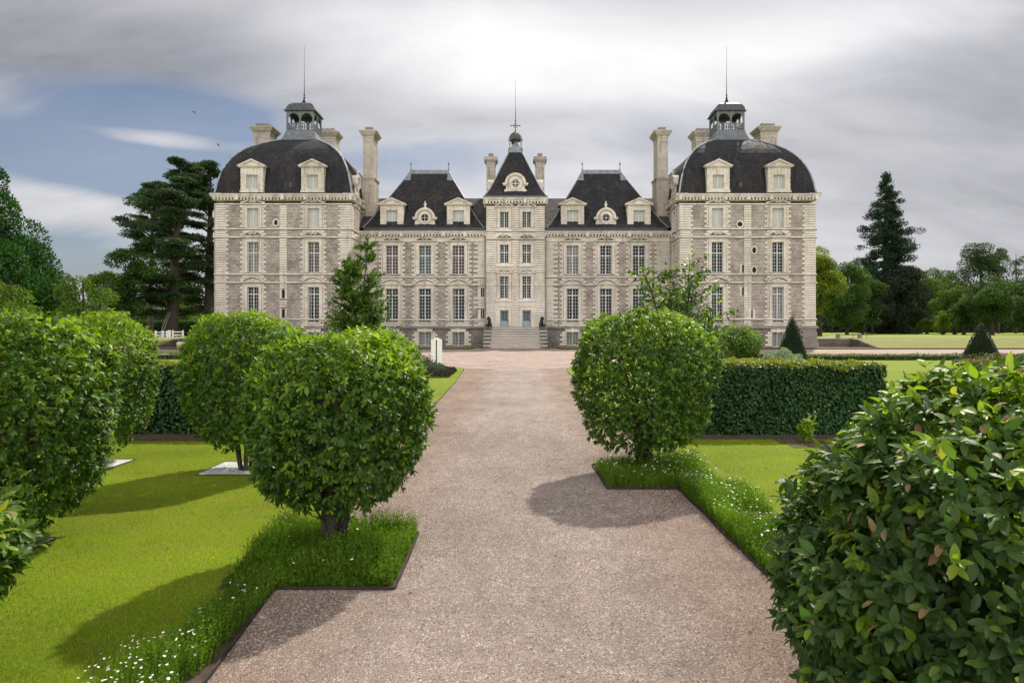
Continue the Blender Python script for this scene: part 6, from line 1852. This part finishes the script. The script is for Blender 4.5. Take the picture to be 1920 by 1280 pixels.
bigtree('broadleaf_tree', 'dark low tree behind the slimmer cedar', px2(235, 135), 135, 13, 6, 1.5, 18, 6000, 0.5, 115, ['t_dark'], lobe=0.4)
bigtree('small_tree', 'light green small tree glimpsed under the cedar branches', px2(352, 128), 128, 5.6, 2.8, 0.8, 10, 2500, 0.3, 116, ['t_light'])
hedge('tall_hedge', 'tall dark clipped hedge behind the ladder and the cedar trunks', -76, -46, 122, 124, 2.7, 9000, 0.30, 117, ('t_dark','t_mid'), z0=1.0)

# ladder
def ladder():
    t = thing('ladder', 'pale wooden ladder leaning against the thick cedar trunk', 'ladder', (px2(301, 106.6), 106.6, 1.0))
    for s in (-1, 1):
        mb = MB(); mb.tube([(s*0.22, 0, 0), (1.05+s*0.17, 0.6, 3.9)], 0.045, 6); ob('rail', mb, M['ladder'], t, world=False)
    for k in range(12):
        mb = MB(); u = (k+0.6)/12.4
        mb.tube([(-0.22+1.05*u, 0.6*u, 3.9*u), (0.22+1.05*u, 0.6*u, 3.9*u)], 0.032, 5); ob('rung', mb, M['ladder'], t, world=False)
M['ladder'] = simple('weathered ladder wood', (0.42,0.40,0.36), 0.8)
ladder()
# white fences
M['fence'] = simple('white fence paint', (0.72,0.72,0.72), 0.6, 0, 0.08)
def fence(label, pts, z0, h, rails, cap=0.0):
    t = thing('white_fence', label, 'fence', (pts[0][0], pts[0][1], z0))
    for x, y in pts:
        mb = MB(); a, b = x-pts[0][0], y-pts[0][1]; mb.box(a-0.09, a+0.09, b-0.09, b+0.09, -0.05, h+0.1); ob('post', mb, M['fence'], t, world=False)
    for r in rails:
        mb = MB()
        for (x0, y0), (x1, y1) in zip(pts, pts[1:]):
            mb.tube([(x0-pts[0][0], y0-pts[0][1], r), (x1-pts[0][0], y1-pts[0][1], r)], 0.055, 4)
        ob('rail', mb, M['fence'], t, world=False)
FD_ = 86
fence('white three-bar gate left of the thick cedar trunk', [(px2(292, FD_), FD_), (px2(305, FD_), FD_), (px2(313.5, FD_), FD_)], 0.99, 0.86, (0.1, 0.42, 0.74))
fence('short white post and rail fence in front of the thick cedar trunk', [(px2(324, 92), 92), (px2(343, 97), 97)], 1.0, 0.9, (0.35, 0.75))
fence('pair of white posts beside the white gate', [(px2(317, 87), 87), (px2(318.5, 90), 90)], 1.0, 0.9, (0.35,))
def chain(name, label, p0, p1, sag, r, m):
    t = MB(); pts = [(p0[0]+(p1[0]-p0[0])*k/12, p0[1]+(p1[1]-p0[1])*k/12, p0[2]+(p1[2]-p0[2])*k/12-sag*4*(k/12)*(1-k/12)) for k in range(13)]
    t.tube(pts, r, 5); o = ob(name, t, m); return tag(o, label, 'chain')
chain('chain', 'white sagging chain right of the white fence by the cedar', (px2(325, 87), 87, 1.45), (px2(358, 87), 87, 1.45), 0.35, 0.03, M['fence'])

# retaining walls of the moat banks, both sides
M['moat'] = rubble('moat wall masonry', (0.15,0.12,0.11), (0.085,0.07,0.065), (0.22,0.19,0.17), 0.6, 0.22)
for s in (-1, 1):
    mb = MB()
    mb.box(*sorted((s*33.3, s*38.6)), 78.6, 79.0, 0, 1.02)
    a = s*38.6
    mb.v += []
    prof = [(71.7, 0.02), (71.7, 0.10), (73, 0.16), (75.2, 0.56), (77, 0.93), (78.6, 1.06), (79, 1.06), (79, 0.0)]
    x0, x1 = sorted((a-0.02*s-0.0, a+0.30*s))
    i0 = [mb.vert((x0, y, z)) for y, z in prof]; i1 = [mb.vert((x1, y, z)) for y, z in prof]
    mb.f.append(i0); mb.m.append(0); mb.f.append(i1[::-1]); mb.m.append(0)
    for k in range(len(prof)):
        k2 = (k+1) % len(prof); mb.f.append([i0[k], i1[k], i1[k2], i0[k2]]); mb.m.append(0)
    o = ob('retaining_wall', mb, M['moat'])
    tag(o, 'low dark stone retaining wall at the %s foot of the castle' % ('left' if s < 0 else 'right'), 'wall')
# grass strip along the castle foot
for s in (-1, 1):
    mb = MB(); mb.poly([(s*4.8, 71.6, 0.12), (s*38.5, 71.6, 0.12), (s*38.5, 74.8, 0.12), (s*4.8, 78.8, 0.12)])
    tag(ob('grass_verge', mb, M['bank']), kind='structure')
# stone posts with a chain above the right-hand wall
for k, x in enumerate((1571.5, 1612)):
    D_ = 84; mb = MB(); X_ = px2(x, D_)
    mb.box(X_-0.18, X_+0.18, D_-0.18, D_+0.18, 0.95, 1.42); mb.box(X_-0.22, X_+0.22, D_-0.22, D_+0.22, 1.42, 1.52); mb.sqlathe([(0.2,1.52),(0.05,1.62)], X_, D_)
    tag(ob('stone_post', mb, M['grey_stone']), ['left one of the two low stone posts on the bank right of the castle', 'right one of the two low stone posts on the bank right of the castle'][k], 'post', 'stone posts on the right bank')
chain('chain', 'pale chain hung between the two stone posts right of the castle', (px2(1571.5, 84)+.2, 84, 1.42), (px2(1612, 84)-.2, 84, 1.42), 0.22, 0.025, M['fence'])
chain('chain', 'pale chain running from the left stone post towards the castle', (px2(1571.5, 84)-.2, 84, 1.42), (px2(1535, 84), 84, 1.2), 0.18, 0.025, M['fence'])
for k, x in enumerate((1595.5, 1621)):
    mb = MB(); X_ = px2(x, 84); mb.tube([(X_, 83.5, 0.95), (X_, 83.5, 2.1)], 0.02, 5)
    tag(ob('thin_pole', mb, M['iron']), ['thin dark pole between the two stone posts', 'thin dark pole just right of the stone posts'][k], 'pole', 'thin poles on the right bank')

# yellow box with white top
def cart():
    t = thing('storage_box', 'small yellow box with a rounded white lid below the white fence', 'box', (px2(346, 74), 74, 0.12))
    mb = MB(); mb.box(-0.65, 0.65, -0.4, 0.4, 0, 0.32); ob('body', mb, M['yellow'], t, world=False)
    mb = MB(); n = 8
    mb.prism([(-0.66,0.322),(0.66,0.322),(0.66,0.48),(0.6,0.58),(0.45,0.64),(-0.45,0.64),(-0.6,0.58),(-0.66,0.48)], -0.42, 0.42); ob('lid', mb, M['fence'], t, world=False)
M['yellow'] = simple('orange yellow plastic', (0.55,0.30,0.03), 0.5, 0, 0.06)
cart()

# small dark house roof far left
def far_house():
    D_ = 300; X_ = px2(172, D_)
    t = thing('far_house', 'grey roof with a small spire showing above the trees at the far left', 'house', (X_, D_, 1.0))
    zb = zt(530, D_)-1; zr = zt(514, D_)-1
    mb = MB(); mb.box(-2.2, 2.2, 0, 8, 0, zb); ob('wall', mb, M['grey_stone'], t, world=False)
    mb = MB(); mb.prism([(-2.6, zb), (2.6, zb), (0.6, zr), (-1.2, zr)], -0.4, 8.4); r = ob('roof', mb, M['slate_pale'], t, world=False)
    mb = MB(); mb.tube([(-1.0, 4, zr-1), (-1.0, 4, zr+1.6)], [0.35, 0.05], 6); ob('spire', mb, M['iron'], r, world=False)
far_house()

# --- right: sequoia, forest and park trees
def sequoia():
    rs = np.random.RandomState(121); r2 = random.Random(121)
    D_ = 190; X_ = px2(1662, D_); z0 = 1.0
    h = zt(326, D_)-1
    t = thing('sequoia_tree', 'very tall dark pointed sequoia right of the castle', 'tree', (X_, D_, z0))
    mb = MB(); mb.tube([(0,0,-0.3),(0,0,1.5),(0,0,h*0.4),(0,0,h*0.8),(0,0,h)], [2.6,1.6,0.95,0.4,0.03], 10)
    lobes = []
    pr_ = lambda u: np.interp(u, [0,0.08,0.35,0.52,0.62,0.7,0.8,0.9,1.0], [9.6,9.4,8.4,7.9,7.2,5.9,4.4,2.6,0.35])
    for k in range(210):
        u = 0.03+0.97*(k+r2.random())/210
        a = r2.uniform(0, 2*PI); L = float(pr_(u))*(r2.uniform(0.55, 1.12))
        zb_ = h*u; dr = -0.10*L if u > 0.3 else -0.25*L
        b = Vector((0,0,zb_)); e = Vector((math.cos(a)*L, math.sin(a)*L, zb_+dr+0.10*L))
        m_ = b.lerp(e, 0.6)+Vector((0,0,-0.08*L))
        mb.tube([b, m_, e], [0.16, 0.10, 0.03], 4)
        for j in range(4):
            v = r2.uniform(0.4, 1.0); c = b.lerp(e, v)
            s = (0.55+0.16*L)*r2.uniform(0.6, 1.1)
            lobes.append((c.x+r2.uniform(-.5,.5), c.y+r2.uniform(-.5,.5), c.z+r2.uniform(-0.3,0.4), s, s, s*0.62))
    n = 90000
    P_, N_ = clumps(lobes, n, 0.5, rs, 0.3)
    V, Fa = leaves(P_, N_, 0.42, rs, (SM, SM_F), 0.7, 0.1, 0.6, 1.0)
    npob('crown', V, Fa, [M['t_seq']], t, world=False)
    ob('trunk', mb, M['bark_dark'], t, world=False)
M['t_seq'] = leafmat('sequoia foliage', (0.012,0.028,0.016), (0.024,0.052,0.028), (0.045,0.085,0.038), 0.2, 0.65, 0.15, 0.8, 0.2, 0.4)
M['t_brown'] = leafmat('dull bronze foliage', (0.028,0.034,0.018), (0.048,0.058,0.030), (0.08,0.092,0.045), 0.22, 0.7, 0.15, 0.8, 0.15, 0.35)
sequoia()
R_T = [
 # name, label, px, D, top y, radius, crown base, lobes, n, leaf, mats
 ('broadleaf_tree','yellow-green tree touching the right side of the castle', 1537, 118, 452, 4.8, 1.2, 34, 22000, 0.27, ['t_yellow','t_mid']),
 ('broadleaf_tree','dark green tree just right of the yellow-green tree by the castle', 1588, 150, 474, 6.4, 0.3, 34, 22000, 0.34, ['t_mid','t_dark']),
 ('broadleaf_tree','slim dark tree between the castle-side trees and the sequoia', 1617, 160, 482, 5.4, 0.3, 28, 18000, 0.36, ['t_dark','t_mid']),
 ('spreading_conifer','broad dull bronze conifer skirting the left of the sequoia', 1636, 176, 512, 7.2, 0.0, 34, 20000, 0.40, ['t_brown','t_seq']),
 ('spreading_conifer','broad dull bronze conifer skirting the right of the sequoia', 1698, 180, 498, 9.0, 0.0, 38, 26000, 0.40, ['t_brown','t_seq']),
 ('broadleaf_tree','round green tree directly right of the sequoia', 1726, 205, 484, 9.6, 0.5, 34, 20000, 0.45, ['t_mid','t_light']),
 ('broadleaf_tree','olive green tree in the middle of the right-hand wood', 1764, 225, 500, 9.0, 0.5, 30, 17000, 0.5, ['t_mid','t_light']),
 ('broadleaf_tree','tree of the right-hand wood with a low dark top', 1797, 250, 512, 11, 0.5, 30, 16000, 0.55, ['t_dark','t_mid']),
 ('broadleaf_tree','tall dark spreading tree rising above the park trees on the right', 1838, 210, 447, 10.0, 6.0, 30, 18000, 0.42, ['t_dark','t_grey']),
 ('broadleaf_tree','narrow raised crown right of the spreading tree', 1872, 214, 436, 4.2, 9.0, 14, 6500, 0.40, ['t_grey','t_dark']),
 ('broadleaf_tree','thin see-through tree at the right edge of the view', 1905, 216, 450, 4.5, 9.0, 12, 2300, 0.40, ['t_grey']),
 ('broadleaf_tree','dark mass of a tree behind the right-hand park trees', 1880, 250, 530, 15, 0.5, 30, 16000, 0.6, ['t_dark','t_grey']),
 ('park_tree','rounded green park tree left of the two big round ones', 1790, 158, 530, 5.0, 1.4, 28, 16000, 0.32, ['t_mid','t_light']),
 ('park_tree','round-crowned park tree with a straight trunk near the right edge', 1860, 138, 514, 6.2, 1.6, 38, 24000, 0.29, ['t_mid','t_dark']),
 ('park_tree','round-crowned park tree cut by the right edge of the view', 1925, 142, 512, 6.4, 1.6, 36, 20000, 0.30, ['t_dark','t_mid']),
 ('small_tree','small bright lime-green tree on the right lawn', 1768, 150, 582, 2.2, 1.4, 14, 4200, 0.24, ['t_yellow','t_light']),
 ('small_tree','small light green tree beside the bronze conifer', 1738, 165, 598, 2.4, 1.0, 12, 3000, 0.26, ['t_light']),
 ('park_tree','dark young park tree standing on the lawn right of the lime-green tree', 1807, 146, 550, 3.6, 1.2, 20, 9500, 0.27, ['t_mid','t_dark']),
 ('small_tree','low dark tree with its trunk on the lawn right of the sequoia', 1719, 168, 560, 3.2, 1.6, 14, 4500, 0.3, ['t_brown','t_dark']),
]
for i, (nm, lb, px_, D_, ty, cr, zb, nl, n, lf, mt) in enumerate(R_T):
    bigtree(nm, lb, px2(px_, D_), D_, zt(ty, D_)-1, cr, zb, nl, n, lf, 200+i, mt, trunk_r=0.3+cr*0.02, lobe=0.30 if cr > 5 else 0.34)
# dark wood edge behind everything
hedge('wood_undergrowth', 'dark undergrowth at the foot of the distant wood on the right', 60, 330, 290, 300, 14, 12000, 1.2, 131, ('t_dark','t_dark'), 'undergrowth', z0=1.0)
hedge('wood_undergrowth', 'dark undergrowth behind the trees on the far left', -330, -60, 210, 216, 9, 9000, 1.0, 132, ('t_dark','t_dark'), 'undergrowth', z0=1.0)
for k, (x_, D_, ty, cr) in enumerate(((1560, 260, 520, 10), (1640, 270, 520, 11), (1950, 260, 500, 12), (2010, 240, 520, 11))):
    bigtree('broadleaf_tree', ['wood tree seen behind the castle-side trees on the right', 'wood tree hidden behind the sequoia', 'wood tree beyond the right edge park tree', 'outermost wood tree at the far right'][k], px2(x_, D_), D_, zt(ty, D_)-1, cr, 2, 20, 6000, 0.6, 260+k, ['t_dark','t_mid'])

# birds
def bird(x, y, D_, label, a):
    X_, Z_ = px2(x, D_), zt(y, D_)
    pts = [(0,0,0), (0.10,0,0.02), (-0.12,0,-0.01), (0.03,0.09,0.05), (0.02,0.24,0.02), (0.03,-0.09,0.05), (0.02,-0.24,0.02), (-0.22,0,-0.02)]
    o = skin('bird', pts, [(0,1),(0,2),(0,3),(3,4),(0,5),(5,6),(2,7)], [(0.045,0.045),(0.03,0.03),(0.03,0.03),(0.04,0.012),(0.012,0.006),(0.04,0.012),(0.012,0.006),(0.02,0.01)], M['iron'])
    o.location = (X_, D_, Z_); o.rotation_euler = (R(50), R(20), a)
    tag(o, label, 'bird', 'small birds in the sky')
bird(365, 211, 55, 'upper of the two tiny dark birds in the sky left of the dome', 0.6)
bird(409, 272, 55, 'lower of the two tiny dark birds, closest to the left dome', 2.2)
